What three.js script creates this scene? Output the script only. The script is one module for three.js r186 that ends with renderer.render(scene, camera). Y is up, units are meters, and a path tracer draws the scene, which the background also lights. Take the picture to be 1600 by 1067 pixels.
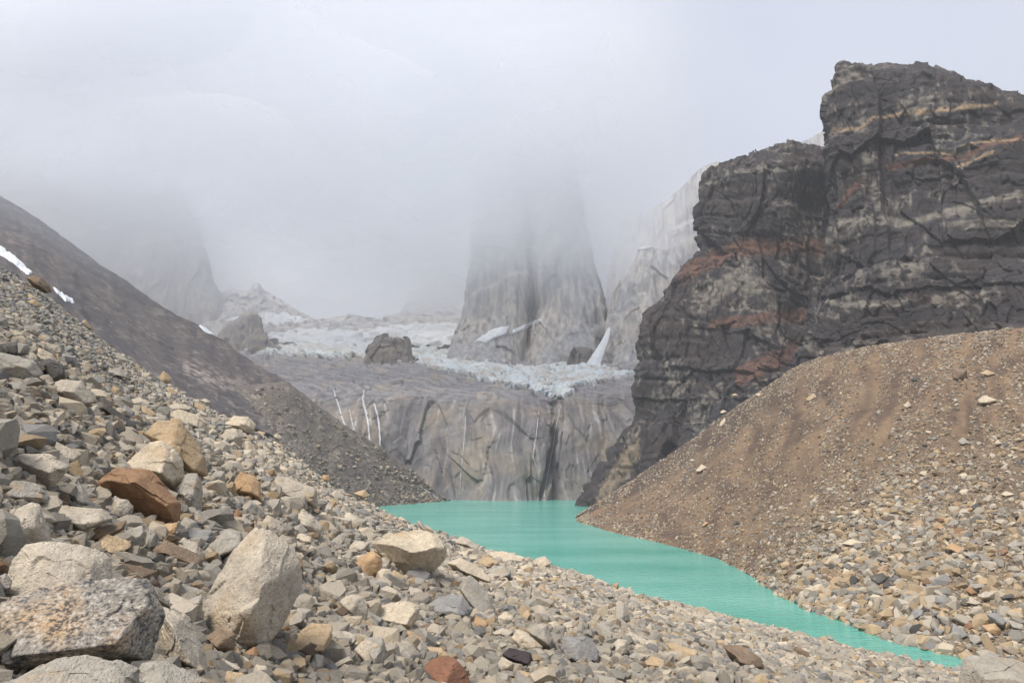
import * as THREE from 'three';
import { ImprovedNoise } from 'three/addons/math/ImprovedNoise.js';
import { ConvexGeometry } from 'three/addons/geometries/ConvexGeometry.js';
import { mergeVertices } from 'three/addons/utils/BufferGeometryUtils.js';

const SKY_L = 0.272, FOG_D = 0.00026, STONES = 300000;

// ---------------------------------------------------------------- camera, sky, sun, exposure
const scene = new THREE.Scene();
const EYE = new THREE.Vector3(0, 20, 0), FOCAL = 1067;             // lake surface at y = 0
const camera = new THREE.PerspectiveCamera(53.13, 1600 / 1067, 0.1, 20000);
camera.position.copy(EYE);
camera.rotation.x = Math.atan(205.5 / FOCAL);
camera.updateMatrixWorld(true);

const renderer = new THREE.WebGLRenderer({ antialias: true });
renderer.toneMapping = THREE.LinearToneMapping;
renderer.toneMappingExposure = 2.85;
renderer.shadowMap.enabled = true;

const noise3 = new ImprovedNoise();
const N = (x, y, z) => noise3.noise(x, y, z);
const fbm = (x, y, z, oct = 4) => { let s = 0, a = 0.5, f = 1; for (let i = 0; i < oct; i++) { s += a * N(x * f + i * 17.3, y * f + i * 5.1, z * f - i * 9.7); a *= 0.5; f *= 2.03; } return s; };
const ridged = (x, y, z, oct = 3) => { let s = 0, a = 0.5, f = 1; for (let i = 0; i < oct; i++) { s += a * (1 - Math.abs(N(x * f + i * 7.7, y * f, z * f + i * 3.3)) * 2); a *= 0.5; f *= 2.1; } return s; };
const hash = (x, y, z, k) => { let h = Math.imul(x | 0, 374761393) ^ Math.imul(y | 0, 668265263) ^ Math.imul(z | 0, 2147483647 - 61) ^ Math.imul(k, 1274126177); h = Math.imul(h ^ (h >>> 13), 1274126177); h = Math.imul(h ^ (h >>> 15), 2246822519); return ((h ^ (h >>> 16)) >>> 0) / 4294967296; };
function facet(x, y, z, seed) { // broken rock: each cell is a tilted flat face, so neighbours meet at sharp edges; about -1 to 1
  const X = Math.floor(x), Y = Math.floor(y), Z = Math.floor(z); let best = 9, bx = 0, by = 0, bz = 0, ix = 0, iy = 0, iz = 0;
  for (let i = X - 1; i <= X + 1; i++) for (let j = Y - 1; j <= Y + 1; j++) for (let k = Z - 1; k <= Z + 1; k++) {
    const dx = x - i - hash(i, j, k, seed), dy = y - j - hash(i, j, k, seed + 1), dz = z - k - hash(i, j, k, seed + 2), d = dx * dx + dy * dy + dz * dz;
    if (d < best) { best = d; bx = dx; by = dy; bz = dz; ix = i; iy = j; iz = k; }
  }
  return (hash(ix, iy, iz, seed + 3) - 0.5) * 0.9 + bx * (hash(ix, iy, iz, seed + 4) - 0.5) * 1.8 + by * (hash(ix, iy, iz, seed + 5) - 0.5) * 1.8 + bz * (hash(ix, iy, iz, seed + 6) - 0.5) * 1.8;
}
const lerp = (a, b, t) => a + (b - a) * t, clamp = (x, a = 0, b = 1) => Math.min(b, Math.max(a, x));
const sm = (a, b, x) => { const t = clamp((x - a) / (b - a)); return t * t * (3 - 2 * t); };
function rng(seed) { let s = seed | 0; return () => { s = (s + 0x6d2b79f5) | 0; let t = Math.imul(s ^ (s >>> 15), 1 | s); t = (t + Math.imul(t ^ (t >>> 7), 61 | t)) ^ t; return ((t ^ (t >>> 14)) >>> 0) / 4294967296; }; }

{ // overcast sky: even pale cloud with soft mottling, a little brighter overhead
  const W = 512, H = 256, d = new Float32Array(W * H * 4);
  for (let j = 0; j < H; j++) for (let i = 0; i < W; i++) {
    const up = ((j + 0.5) / H - 0.5) * Math.PI, az = ((i + 0.5) / W - 0.5) * 2 * Math.PI;
    const x = Math.cos(up) * Math.cos(az), y = Math.sin(up), z = Math.cos(up) * Math.sin(az);
    const m = fbm(x * 2.1 + 3, y * 3.2, z * 2.1, 4) * 0.75 + fbm(x * 6, y * 8 + 5, z * 6, 3) * 0.16;
    const L = SKY_L * (1 + 0.10 * y + 0.2 * m), blue = 0.5 - m * 0.6, o = (j * W + i) * 4;
    d[o] = L * (0.915 - 0.06 * blue); d[o + 1] = L * (0.965 - 0.03 * blue); d[o + 2] = L * (1.09 + 0.05 * blue); d[o + 3] = 1;
  }
  const t = new THREE.DataTexture(d, W, H, THREE.RGBAFormat, THREE.FloatType);
  t.mapping = THREE.EquirectangularReflectionMapping; t.magFilter = t.minFilter = THREE.LinearFilter; t.wrapS = THREE.RepeatWrapping; t.needsUpdate = true;
  scene.background = t; scene.environment = t;
}
const sun = new THREE.DirectionalLight(0xfff7ec, 2.0);
sun.position.set(-260, 620, 180);
sun.target.position.set(0, 0, -120);
sun.castShadow = true; sun.shadow.radius = 38; sun.shadow.mapSize.set(4096, 4096);
Object.assign(sun.shadow.camera, { left: -600, right: 600, top: 600, bottom: -600, near: 1, far: 2500 });
scene.add(sun, sun.target);
scene.fog = new THREE.FogExp2(0xe8ecf4, FOG_D);

// ---------------------------------------------------------------- helpers
const right0 = new THREE.Vector3(1, 0, 0);
function ray(px, py) { return new THREE.Vector3((px - 800) / FOCAL, (533.5 - py) / FOCAL, -1).applyQuaternion(camera.quaternion); }
function at(px, py, depth) { const r = ray(px, py); return r.multiplyScalar(depth / -r.z).add(EYE); }        // depth: metres north of the viewpoint
function onLevel(px, py, y) { const r = ray(px, py); return r.multiplyScalar((y - EYE.y) / r.y).add(EYE); }
const inverse = camera.quaternion.clone().invert(), tmp = new THREE.Vector3();
function pixel(v) { tmp.copy(v).sub(EYE).applyQuaternion(inverse); return [800 + FOCAL * tmp.x / -tmp.z, 533.5 - FOCAL * tmp.y / -tmp.z]; }
function inside(poly, x, y) { let k = false; for (let i = 0, j = poly.length - 1; i < poly.length; j = i++) { const [xi, yi] = poly[i], [xj, yj] = poly[j]; if ((yi > y) !== (yj > y) && x < ((xj - xi) * (y - yi)) / (yj - yi) + xi) k = !k; } return k; }
const names = new Map();
function numbered(name) { const n = names.get(name) ?? 0; names.set(name, n + 1); return n ? name + '_' + String(n).padStart(3, '0') : name; }
function put(mesh, name, data) { mesh.name = numbered(name); mesh.castShadow = mesh.receiveShadow = true; Object.assign(mesh.userData, data); scene.add(mesh); return mesh; }
const structure = (label, category) => ({ kind: 'structure', label, category });

function grainTexture(size, f, seed, contrast) {
  const d = new Uint8Array(size * size * 4), R = rng(seed);
  const wrap = (x, y, k, z) => { // noise that repeats with the tile
    const f = Math.round(k), X = x * f, Y = y * f, i = Math.floor(X), j = Math.floor(Y), a = X - i, b = Y - j, u = a * a * (3 - 2 * a), v = b * b * (3 - 2 * b), h = (p, q) => hash((i + p) % f, (j + q) % f, z, 3);
    return lerp(lerp(h(0, 0), h(1, 0), u), lerp(h(0, 1), h(1, 1), u), v) - 0.5;
  };
  for (let j = 0; j < size; j++) for (let i = 0; i < size; i++) {
    const x = i / size, y = j / size;
    let v = 0.5 * wrap(x, y, f, 0) + 0.4 * wrap(x, y, f * 2.7, 5) + 0.35 * wrap(x, y, f * 6.5, 9) + 0.25 * wrap(x, y, f * 15, 2) + 0.15 * (R() - 0.5);
    v = clamp(0.5 + v * contrast); const o = (j * size + i) * 4;
    d[o] = d[o + 1] = d[o + 2] = 255 * v; d[o + 3] = 255;
  }
  const t = new THREE.DataTexture(d, size, size); t.wrapS = t.wrapT = THREE.RepeatWrapping; t.magFilter = THREE.LinearFilter; t.needsUpdate = true;
  return t;
}
const grain = grainTexture(512, 10, 5, 0.9);
const speckle = (() => { // mineral grain as a faint multiplier of the rock colour
  const t = grainTexture(512, 14, 11, 0.8), d = t.image.data;
  for (let i = 0; i < d.length; i += 4) { const v = 212 + d[i] * 0.17; d[i] = v; d[i + 1] = v * 0.995; d[i + 2] = v * 0.985; }
  t.colorSpace = THREE.SRGBColorSpace; return t;
})();
const rockMaterial = new THREE.MeshStandardMaterial({ vertexColors: true, roughness: 0.92, map: speckle, bumpMap: grain, bumpScale: 0.012 });
const stoneMaterial = new THREE.MeshStandardMaterial({ roughness: 0.94, map: speckle, bumpMap: grain, bumpScale: 0.015 });
const cliffMaterial = new THREE.MeshStandardMaterial({ vertexColors: true, roughness: 0.95 });
const groundMaterial = new THREE.MeshStandardMaterial({ vertexColors: true, roughness: 0.97, map: speckle, bumpMap: grain, bumpScale: 0.06 });

// a surface through a net of control points, each [column px, row px, depth] or a Vector3, then pushed in and out along its normals
function spline(p, t, curve = 1) {
  const n = p.length - 1, x = clamp(t) * n, i = Math.min(n - 1, Math.floor(x)), f = x - i;
  const a = p[Math.max(0, i - 1)], b = p[i], c = p[i + 1], d = p[Math.min(n, i + 2)], f2 = f * f, f3 = f2 * f, out = new THREE.Vector3();
  for (const k of ['x', 'y', 'z']) out[k] = 0.5 * (2 * b[k] + (c[k] - a[k]) * f + (2 * a[k] - 5 * b[k] + 4 * c[k] - d[k]) * f2 + (3 * b[k] - a[k] - 3 * c[k] + d[k]) * f3) * curve + lerp(b[k], c[k], f) * (1 - curve);
  return out;
}
function relief(net, nu, nv, push, color, uvScale, curve = 1) {
  const rows = net.map((r) => r.map((p) => (p.isVector3 ? p : at(...p)))), P = new Float32Array((nu + 1) * (nv + 1) * 3), Q = new Float32Array(P.length), C = new Float32Array(P.length), uv = new Float32Array((nu + 1) * (nv + 1) * 2);
  for (let i = 0; i <= nu; i++) {
    const column = rows.map((r) => spline(r, i / nu, curve));
    for (let j = 0; j <= nv; j++) { const p = spline(column, j / nv, curve); p.toArray(P, (j * (nu + 1) + i) * 3); }
  }
  const id = (i, j) => (clamp(j, 0, nv) * (nu + 1) + clamp(i, 0, nu)) * 3, a = new THREE.Vector3(), b = new THREE.Vector3(), n = new THREE.Vector3(), p = new THREE.Vector3(), c = [0, 0, 0];
  for (let j = 0; j <= nv; j++) for (let i = 0; i <= nu; i++) {
    const o = id(i, j), l = id(i - 1, j), r = id(i + 1, j), d = id(i, j - 1), t = id(i, j + 1);
    a.set(P[r] - P[l], P[r + 1] - P[l + 1], P[r + 2] - P[l + 2]); b.set(P[t] - P[d], P[t + 1] - P[d + 1], P[t + 2] - P[d + 2]);
    n.crossVectors(a, b).normalize(); p.fromArray(P, o);
    const h = push(p, i / nu, j / nv, n);
    p.addScaledVector(n, h); p.toArray(Q, o);
    color(c, p, i / nu, j / nv, h); C[o] = c[0]; C[o + 1] = c[1]; C[o + 2] = c[2];
    if (uvScale) { uv[o / 3 * 2] = p.x / uvScale; uv[o / 3 * 2 + 1] = (p.z + p.y * 0.4) / uvScale; }
  }
  const index = new Uint32Array(nu * nv * 6); let k = 0;
  for (let j = 0; j < nv; j++) for (let i = 0; i < nu; i++) { const q = j * (nu + 1) + i; index.set([q, q + 1, q + nu + 1, q + 1, q + nu + 2, q + nu + 1], k); k += 6; }
  const g = new THREE.BufferGeometry();
  g.setAttribute('position', new THREE.BufferAttribute(Q, 3)); g.setAttribute('color', new THREE.BufferAttribute(C, 3)); if (uvScale) g.setAttribute('uv', new THREE.BufferAttribute(uv, 2));
  g.setIndex(new THREE.BufferAttribute(index, 1)); g.computeVertexNormals();
  const pxs = new Float32Array(Q.length / 3 * 2); for (let i = 0; i < Q.length / 3; i++) { const q = pixel(p.fromArray(Q, i * 3)); pxs[i * 2] = q[0]; pxs[i * 2 + 1] = q[1]; }
  g.userData = { nu, nv, pxs };
  return g;
}
// nearest point of a relief to where a pixel looks
function spot(g, px, py) {
  const s = g.userData.pxs, q = g.attributes.position; let best = -1, bd = 1e9;
  for (let i = 0; i < s.length / 2; i++) { const d = (s[i * 2] - px) ** 2 + (s[i * 2 + 1] - py) ** 2 + (q.getZ(i) < -1 ? -q.getZ(i) * 0.02 : 1e6); if (d < bd) { bd = d; best = i; } }
  return new THREE.Vector3().fromBufferAttribute(q, best);
}
// a layer (snow, ice) lying on part of a relief: its own thickness, thinning out at its rim
function layer(g, poly, thick, rough, color, uneven = 0.8, whole = true) {
  const { pxs } = g.userData, q = g.attributes.position, n = g.attributes.normal, idx = g.index.array, keep = new Map(), pos = [], col = [], out = [], c = [0, 0, 0];
  const within = (i) => { const x = q.getX(i), y = q.getY(i), z = q.getZ(i), s = rough; return inside(poly, pxs[i * 2] + s * fbm(x / 14, y / 14, z / 14, 3) * 2, pxs[i * 2 + 1] + s * fbm(x / 14 + 40, y / 14, z / 14, 3) * 2); };
  const flag = new Int8Array(q.count).fill(-1), f = (i) => (flag[i] < 0 ? (flag[i] = within(i) ? 1 : 0) : flag[i]);
  const add = (i) => {
    if (keep.has(i)) return keep.get(i);
    const x = q.getX(i), y = q.getY(i), z = q.getZ(i), h = f(i) ? thick * (1 - uneven * 0.5 + uneven * fbm(x / 9, y / 9, z / 9, 3)) : -thick * 0.4;
    pos.push(x + n.getX(i) * h, y + n.getY(i) * h, z + n.getZ(i) * h); color(c, x, y, z); col.push(...c); keep.set(i, pos.length / 3 - 1); return pos.length / 3 - 1;
  };
  for (let k = 0; k < idx.length; k += 3) { const s = f(idx[k]) + f(idx[k + 1]) + f(idx[k + 2]); if (s > 0) out.push(add(idx[k]), add(idx[k + 1]), add(idx[k + 2])); }
  if (whole) {                                                      // one connected patch only
    const root = Int32Array.from({ length: pos.length / 3 }, (_, i) => i), find = (i) => { while (root[i] !== i) i = root[i] = root[root[i]]; return i; }, n2 = new Map();
    for (let k = 0; k < out.length; k += 3) { root[find(out[k])] = find(out[k + 1]); root[find(out[k + 1])] = find(out[k + 2]); }
    for (let k = 0; k < out.length; k += 3) { const r = find(out[k]); n2.set(r, (n2.get(r) ?? 0) + 1); }
    const most = [...n2].sort((a, b) => b[1] - a[1])[0]?.[0], kept = [];
    for (let k = 0; k < out.length; k += 3) if (find(out[k]) === most) kept.push(out[k], out[k + 1], out[k + 2]);
    out.length = 0; for (const k of kept) out.push(k);
  }
  const o = new THREE.BufferGeometry(); o.setAttribute('position', new THREE.Float32BufferAttribute(pos, 3)); o.setAttribute('color', new THREE.Float32BufferAttribute(col, 3)); o.setIndex(out); o.computeVertexNormals();
  return o;
}
const mixc = (c, a, b, t) => { c[0] = lerp(a[0], b[0], t); c[1] = lerp(a[1], b[1], t); c[2] = lerp(a[2], b[2], t); };
const scalec = (c, s) => { c[0] *= s; c[1] *= s; c[2] *= s; };

// ---------------------------------------------------------------- valley floor, lake
{
  const g = new THREE.PlaneGeometry(3600, 3600, 60, 60).rotateX(-Math.PI / 2).translate(0, -14, -900), p = g.attributes.position, col = [];
  for (let i = 0; i < p.count; i++) { p.setY(i, -14 + 4 * fbm(p.getX(i) / 90, 0, p.getZ(i) / 90)); const k = 0.9 + 0.3 * fbm(p.getX(i) / 40, 3, p.getZ(i) / 40); col.push(0.2 * k, 0.17 * k, 0.14 * k); }
  g.setAttribute('color', new THREE.Float32BufferAttribute(col, 3)); g.computeVertexNormals();
  put(new THREE.Mesh(g, cliffMaterial), 'valley_ground', structure('stony valley ground under the lake and moraines', 'ground'));
}
{
  const S = 512, d = new Uint8Array(S * S * 4);
  for (let j = 0; j < S; j++) for (let i = 0; i < S; i++) {
    const a = i / S * 2 * Math.PI, b = j / S * 2 * Math.PI;
    const w = (k, s, q) => N(Math.cos(a) * k * 0.45 + q, Math.sin(a) * k * 0.45 + Math.cos(b) * k, Math.sin(b) * k + s);
    const v = 0.5 + 0.3 * w(2.2, 1, 3) + 0.24 * w(5.5, 4, 9) + 0.2 * w(12, 7, 15), o = (j * S + i) * 4; d[o] = d[o + 1] = d[o + 2] = 255 * clamp(v); d[o + 3] = 255;
  }
  const t = new THREE.DataTexture(d, S, S); t.wrapS = t.wrapT = THREE.RepeatWrapping; t.magFilter = THREE.LinearFilter; t.repeat.set(1 / 14, 1 / 14); t.needsUpdate = true;
  const nx = 150, nz = 260, g = new THREE.PlaneGeometry(520, 620, nx, nz).rotateX(-Math.PI / 2).translate(0, 0, -320), p = g.attributes.position, uv = [], col = [];
  for (let i = 0; i < p.count; i++) {                               // rock flour drifts in pale and deeper streaks
    const x = p.getX(i), z = p.getZ(i), m = fbm(x / 60, 2, z / 17, 4); uv.push(x, z);
    col.push(0.10 * (1 + 1.2 * m), 0.35 * (1 + 0.4 * m), 0.288 * (1 + 0.46 * m));
  }
  g.setAttribute('uv', new THREE.Float32BufferAttribute(uv, 2)); g.setAttribute('color', new THREE.Float32BufferAttribute(col, 3));
  const m = new THREE.MeshPhysicalMaterial({ vertexColors: true, roughness: 0.16, specularIntensity: 1, ior: 1.33, bumpMap: t, bumpScale: 0.28 });
  put(new THREE.Mesh(g, m), 'lake_water', structure('milky turquoise glacial lake below the towers', 'lake'));
}

// ---------------------------------------------------------------- dark layered cliffs on the right
const strata = (h, per, sharp) => { const f = h / per - Math.floor(h / per); return sm(0, sharp, f) - sm(1 - 0.12, 1, f); };   // a ledge and the recess under the next bed
function cliffPush(p, u, v, n, seed, along) {
  const warp = 9 * N(p.x / 70, p.y / 90, p.z / 70 + seed) + 3 * N(p.x / 22, p.y / 30, p.z / 22), h = p.y + warp + 0.1 * p.x + seed * 13;
  const k = clamp(0.15 + 1.5 * (N(p.x / 38 + 9, p.y / 30, p.z / 38) + 0.25), 0, 1.3), s = p.x * 0.8 - p.z * 0.6 + 4 * N(p.x / 20, p.y / 26, p.z / 20);
  const cell = Math.floor(s / 9 + 0.6 * N(p.x / 30, p.y / 40, seed)), row = Math.floor(h / 16 + 0.5 * Math.sin(cell * 2.3)), block = N(cell * 3.7 + 0.31, row * 5.3 + 0.17, seed + 0.5);   // joint-bounded blocks standing proud or fallen out
  let d = 2.6 * (strata(h, 37, 0.5) - 0.5) + k * 1.0 * (strata(h, 12.3, 0.2) - 0.5) + k * 0.35 * (strata(h + 2 * N(p.x / 9, p.y / 9, p.z / 9), 4.3, 0.4) - 0.5) + 2.6 * block;
  d += 5 * fbm(p.x / 46, p.y / 62, p.z / 46 + seed, 2) + 3.2 * (ridged(p.x / 15, p.y / 95, p.z / 15 + seed, 2) - 0.45) + 4.2 * facet(p.x / 17, h / 46, p.z / 17, 3) + 1.7 * facet(p.x / 6, h / 17, p.z / 6, 13) + 0.7 * facet(p.x / 2.6, h / 5, p.z / 2.6, 23) + 0.35 * fbm(p.x / 2.4, p.y / 2.6, p.z / 2.4, 2);
  return d * along * (1 - 0.25 * sm(0.78, 0.9, v));
}
const DARK = [0.021, 0.019, 0.021], BROWN = [0.045, 0.035, 0.032], PALE = [0.165, 0.15, 0.128], RED = [0.112, 0.057, 0.04], TAN = [0.27, 0.195, 0.125], SLATE = [0.034, 0.033, 0.04];
function bed(px, py, line, w) { // distance to a traced seam, in its own thickness
  for (let i = 0; i + 1 < line.length; i++) if (px >= line[i][0] && px <= line[i + 1][0]) { const y = lerp(line[i][1], line[i + 1][1], (px - line[i][0]) / (line[i + 1][0] - line[i][0])); return Math.abs(py - y) / w; }
  return 9;
}
function cliffColor(c, p, seams, seed) {
  const h = p.y + 9 * N(p.x / 70, p.y / 90, p.z / 70 + seed) + 0.1 * p.x, [px, py] = pixel(p);
  const b = N(0.3, h / 6.5, seed) + 0.6 * N(4, h / 2.1, seed), m = fbm(p.x / 19, p.y / 26, p.z / 19 + seed, 4), s = fbm(p.x / 2.6, p.y / 17, p.z / 2.6, 3), q = fbm(p.x / 4, p.y / 3, p.z / 4 + 8, 3);
  mixc(c, DARK, BROWN, clamp(0.45 + b * 0.8 + 1.4 * q)); const c2 = c.slice(); mixc(c, c2, SLATE, clamp(0.2 + 1.6 * fbm(p.x / 40 + 5, p.y / 30, p.z / 40, 2)));
  const pale = sm(0.06, 0.26, m + 0.45 * s + 0.1 * b) * clamp(0.4 + 2.4 * q + 1.8 * s); mixc(c, c.slice(), PALE, pale * 0.75);
  for (const [kind, line, w] of seams) { const d = bed(px + 14 * q, py + 9 * fbm(p.x / 11, p.y / 8, p.z / 11, 3), line, w); if (d < 1.4) mixc(c, c.slice(), kind, sm(1.4, 0.6, d) * clamp(0.78 + 1.4 * q)); }
  scalec(c, 0.92 + 0.5 * q + 0.3 * s);
}
const withReturn = (rows, dx, dd, shift) => rows.map((q) => q.map((a, i) => [a[0] + shift * (1 - i / q.length), a[1] + 3, a[2]])).map((r) => [[r[0][0] + dx, r[0][1] + 2, r[0][2] + dd], [r[0][0] + dx * 0.2, r[0][1], r[0][2] + dd * 0.3], ...r]);
const westNet = withReturn([
  [[878, 812, 428], [1000, 775, 392], [1100, 700, 368], [1200, 630, 352], [1310, 600, 345]],
  [[938, 718, 428], [1030, 690, 400], [1110, 650, 378], [1200, 590, 360], [1310, 560, 352]],
  [[980, 648, 426], [1050, 630, 402], [1120, 600, 385], [1200, 560, 370], [1310, 530, 358]],
  [[991, 585, 425], [1060, 570, 405], [1130, 550, 390], [1210, 520, 376], [1310, 500, 364]],
  [[1001, 492, 426], [1070, 490, 408], [1140, 490, 394], [1220, 480, 382], [1310, 462, 370]],
  [[1050, 432, 430], [1100, 430, 414], [1160, 430, 400], [1230, 425, 388], [1310, 420, 376]],
  [[1088, 385, 432], [1122, 385, 416], [1170, 385, 404], [1240, 380, 392], [1310, 375, 380]],
  [[1086, 322, 434], [1125, 324, 418], [1175, 322, 407], [1240, 318, 396], [1310, 312, 385]],
  [[1094, 274, 436], [1132, 268, 422], [1182, 256, 410], [1240, 250, 400], [1310, 252, 390]],
  [[1112, 262, 446], [1146, 252, 436], [1188, 233, 426], [1240, 226, 420], [1310, 236, 408]],
  [[1122, 268, 530], [1156, 258, 520], [1195, 240, 510], [1240, 234, 505], [1310, 242, 490]]], 46, 120, 14);
const westSeams = [[RED, [[1060, 432], [1105, 410], [1150, 388], [1200, 384], [1290, 386]], 13], [RED, [[1110, 510], [1180, 498], [1235, 494], [1262, 490]], 9], [PALE, [[1085, 300], [1150, 268], [1285, 262]], 4], [RED, [[1150, 590], [1250, 545]], 14],
  [PALE, [[1095, 480], [1140, 440], [1200, 450], [1215, 480]], 16], [[0.17, 0.135, 0.095], [[935, 790], [960, 745], [1000, 700]], 20]];
const west = relief(westNet, 420, 430, (p, u, v, n) => cliffPush(p, u, v, n, 1, 1) - 30 * sm(0.7, 0.95, u) * sm(0.05, 0.3, v) * sm(0.82, 0.7, v), (c, p) => cliffColor(c, p, westSeams, 1), 0, 0.3);
put(new THREE.Mesh(west, cliffMaterial), 'cliff', structure('dark layered cliff with rust red seams beside the lake', 'cliff'));
const eastNet = withReturn([
  [[1232, 630, 318], [1330, 605, 296], [1450, 585, 276], [1540, 570, 264], [1640, 555, 250], [1800, 540, 234]],
  [[1247, 545, 318], [1340, 520, 298], [1450, 510, 279], [1540, 498, 267], [1640, 485, 254], [1800, 470, 238]],
  [[1258, 488, 320], [1350, 465, 301], [1460, 455, 283], [1545, 445, 271], [1640, 435, 258], [1800, 420, 242]],
  [[1286, 415, 323], [1360, 405, 305], [1460, 395, 288], [1545, 385, 276], [1640, 375, 263], [1800, 360, 247]],
  [[1290, 330, 326], [1365, 325, 309], [1460, 320, 292], [1545, 314, 281], [1640, 305, 268], [1800, 295, 252]],
  [[1289, 250, 329], [1370, 250, 313], [1460, 250, 297], [1545, 246, 286], [1640, 240, 273], [1800, 235, 258]],
  [[1284, 165, 332], [1370, 168, 317], [1460, 178, 302], [1545, 195, 290], [1640, 190, 277], [1800, 190, 262]],
  [[1294, 101, 336], [1370, 104, 322], [1470, 112, 309], [1552, 146, 297], [1640, 158, 284], [1800, 165, 268]],
  [[1306, 106, 425], [1380, 110, 415], [1478, 120, 400], [1556, 160, 385], [1640, 168, 370], [1800, 175, 350]]], 40, 130, 14);
const eastSeams = [[TAN, [[1300, 204], [1340, 202], [1365, 184], [1400, 180], [1470, 172], [1560, 160]], 2.8], [RED, [[1385, 262], [1450, 252], [1510, 244], [1545, 226], [1600, 214]], 5], [TAN, [[1400, 243], [1490, 238], [1530, 222], [1600, 216]], 2.4], [TAN, [[1495, 262], [1555, 238]], 3.5],
  [RED, [[1310, 326], [1330, 300], [1350, 280]], 6], [PALE, [[1310, 350], [1370, 342], [1420, 350], [1600, 300]], 7], [PALE, [[1470, 352], [1530, 346], [1600, 352]], 5], [PALE, [[1290, 470], [1340, 478], [1420, 470]], 5]];
const east = relief(eastNet, 460, 460, (p, u, v, n) => cliffPush(p, u, v, n, 4, 0.95), (c, p) => cliffColor(c, p, eastSeams, 4), 0, 0.3);
put(new THREE.Mesh(east, cliffMaterial), 'cliff', structure('tallest dark cliff with tan seams above the brown scree', 'cliff'));

// ---------------------------------------------------------------- scree bank across the water
const bankShore = [[900, 814], [960, 832], [1040, 850], [1115, 872], [1180, 905], [1250, 945], [1310, 968], [1400, 995], [1520, 1030], [1700, 1068], [1900, 1110]].map((q) => onLevel(...q, 0));
const bankCrest = [[903, 808, 314], [1000, 746, 336], [1100, 677, 336], [1180, 620, 322], [1250, 574, 302], [1340, 548, 277], [1440, 532, 252], [1520, 522, 236], [1600, 512, 223], [1750, 497, 206], [1900, 482, 190]].map((q) => at(...q));
const bankNet = [[], [], [], [], [], []];
bankShore.forEach((s, i) => {
  const t = bankCrest[i], away = s.clone().sub(t).setY(0).normalize(), mid = (f, dy) => s.clone().lerp(t, f).add(new THREE.Vector3(0, dy * (i ? 1 : 0), 0));
  bankNet[0].push(s.clone().addScaledVector(away, 9).setY(-5)); bankNet[1].push(s); bankNet[2].push(mid(0.3, i < 4 ? -1 : -4)); bankNet[3].push(mid(0.68, i < 4 ? 0.5 : -1)); bankNet[4].push(t); bankNet[5].push(t.clone().addScaledVector(away, -70).add(new THREE.Vector3(10, -8, 0)));
});
const bankRough = (u, v) => sm(0.31, 0.52, u + 0.06 * N(u * 20, v * 9, 1)) * sm(0.55, 0.27, v + 0.5 * Math.max(0, 0.62 - u) + 0.06 * N(u * 26, v * 12, 4));       // how bouldery the bank is
const bank = relief(bankNet, 420, 300, (p, u, v) => (1.6 * fbm(p.x / 26, p.y / 26, p.z / 26, 3) + 0.7 * fbm(p.x / 6, 1, p.z / 6, 3) + 0.9 * sm(0.1, 0.25, u) * (0.4 - Math.abs(N(u * 24 + 1.6 * N(u * 7, v * 4, 2), v * 1.6, 3))) * clamp(0.4 + 2 * N(u * 6, v * 4, 8)) * sm(0.1, 0.4, v)) * sm(0.0, 0.12, u),
  (c, p, u, v) => {
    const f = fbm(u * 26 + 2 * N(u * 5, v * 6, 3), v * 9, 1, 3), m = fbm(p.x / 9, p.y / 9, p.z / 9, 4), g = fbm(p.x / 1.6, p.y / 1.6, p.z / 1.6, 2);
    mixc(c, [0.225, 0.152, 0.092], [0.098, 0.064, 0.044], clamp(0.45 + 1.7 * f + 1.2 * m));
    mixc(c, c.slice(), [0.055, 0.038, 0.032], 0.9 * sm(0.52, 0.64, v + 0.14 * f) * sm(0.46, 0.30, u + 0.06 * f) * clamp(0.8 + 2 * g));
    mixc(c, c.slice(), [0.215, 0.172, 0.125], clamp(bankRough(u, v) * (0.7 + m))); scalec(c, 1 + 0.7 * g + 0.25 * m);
  }, 2.5);
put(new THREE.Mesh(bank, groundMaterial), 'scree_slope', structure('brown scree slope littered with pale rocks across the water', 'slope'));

// ---------------------------------------------------------------- granite headwall and the bench above it
const GREY = [0.195, 0.19, 0.195], OCHRE = [0.225, 0.195, 0.162], DUSK = [0.105, 0.10, 0.107];
const hx = [250, 380, 470, 560, 640, 720, 790, 850, 866, 882, 940, 1010, 1090];
const gully = [0, 0, 0, 0, 0, 0, 0, 3, 16, 3, 0, 0, 0];
const headNet = [[812, 506], [781, 520], [735, 526], [695, 532], [665, 540], [642, 553], [622, 580], [605, 630], [589, 702], [574, 795], [560, 880], [545, 985], [528, 1120], [512, 1300]].map(([py, D], r) => hx.map((px, i) => {
  const tilt = r > 4 ? (px > 860 ? (px - 860) * -0.06 * Math.min(1, (r - 4) / 3) : (760 - px) * -0.012) : 0;
  return [px, py + tilt + (r === 5 ? 10 * Math.sin(px / 60) : 0), D + gully[i] * (r < 7 ? 1 : 0.3) + (r < 6 ? 10 * Math.sin(px / 47) + (px < 560 ? (560 - px) * 0.15 : 0) : 0)];
}));
const cleft = (p) => { const [x, y] = pixel(p), s = clamp((y - 622) / 160); return sm(6.5, 2, Math.abs(x - lerp(878, 850, s) - 3 * N(y / 22, 1, 1))) * sm(618, 632, y) * (1 - 0.5 * sm(690, 640, y)); };   // the water-cut cleft right of the middle
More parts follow.
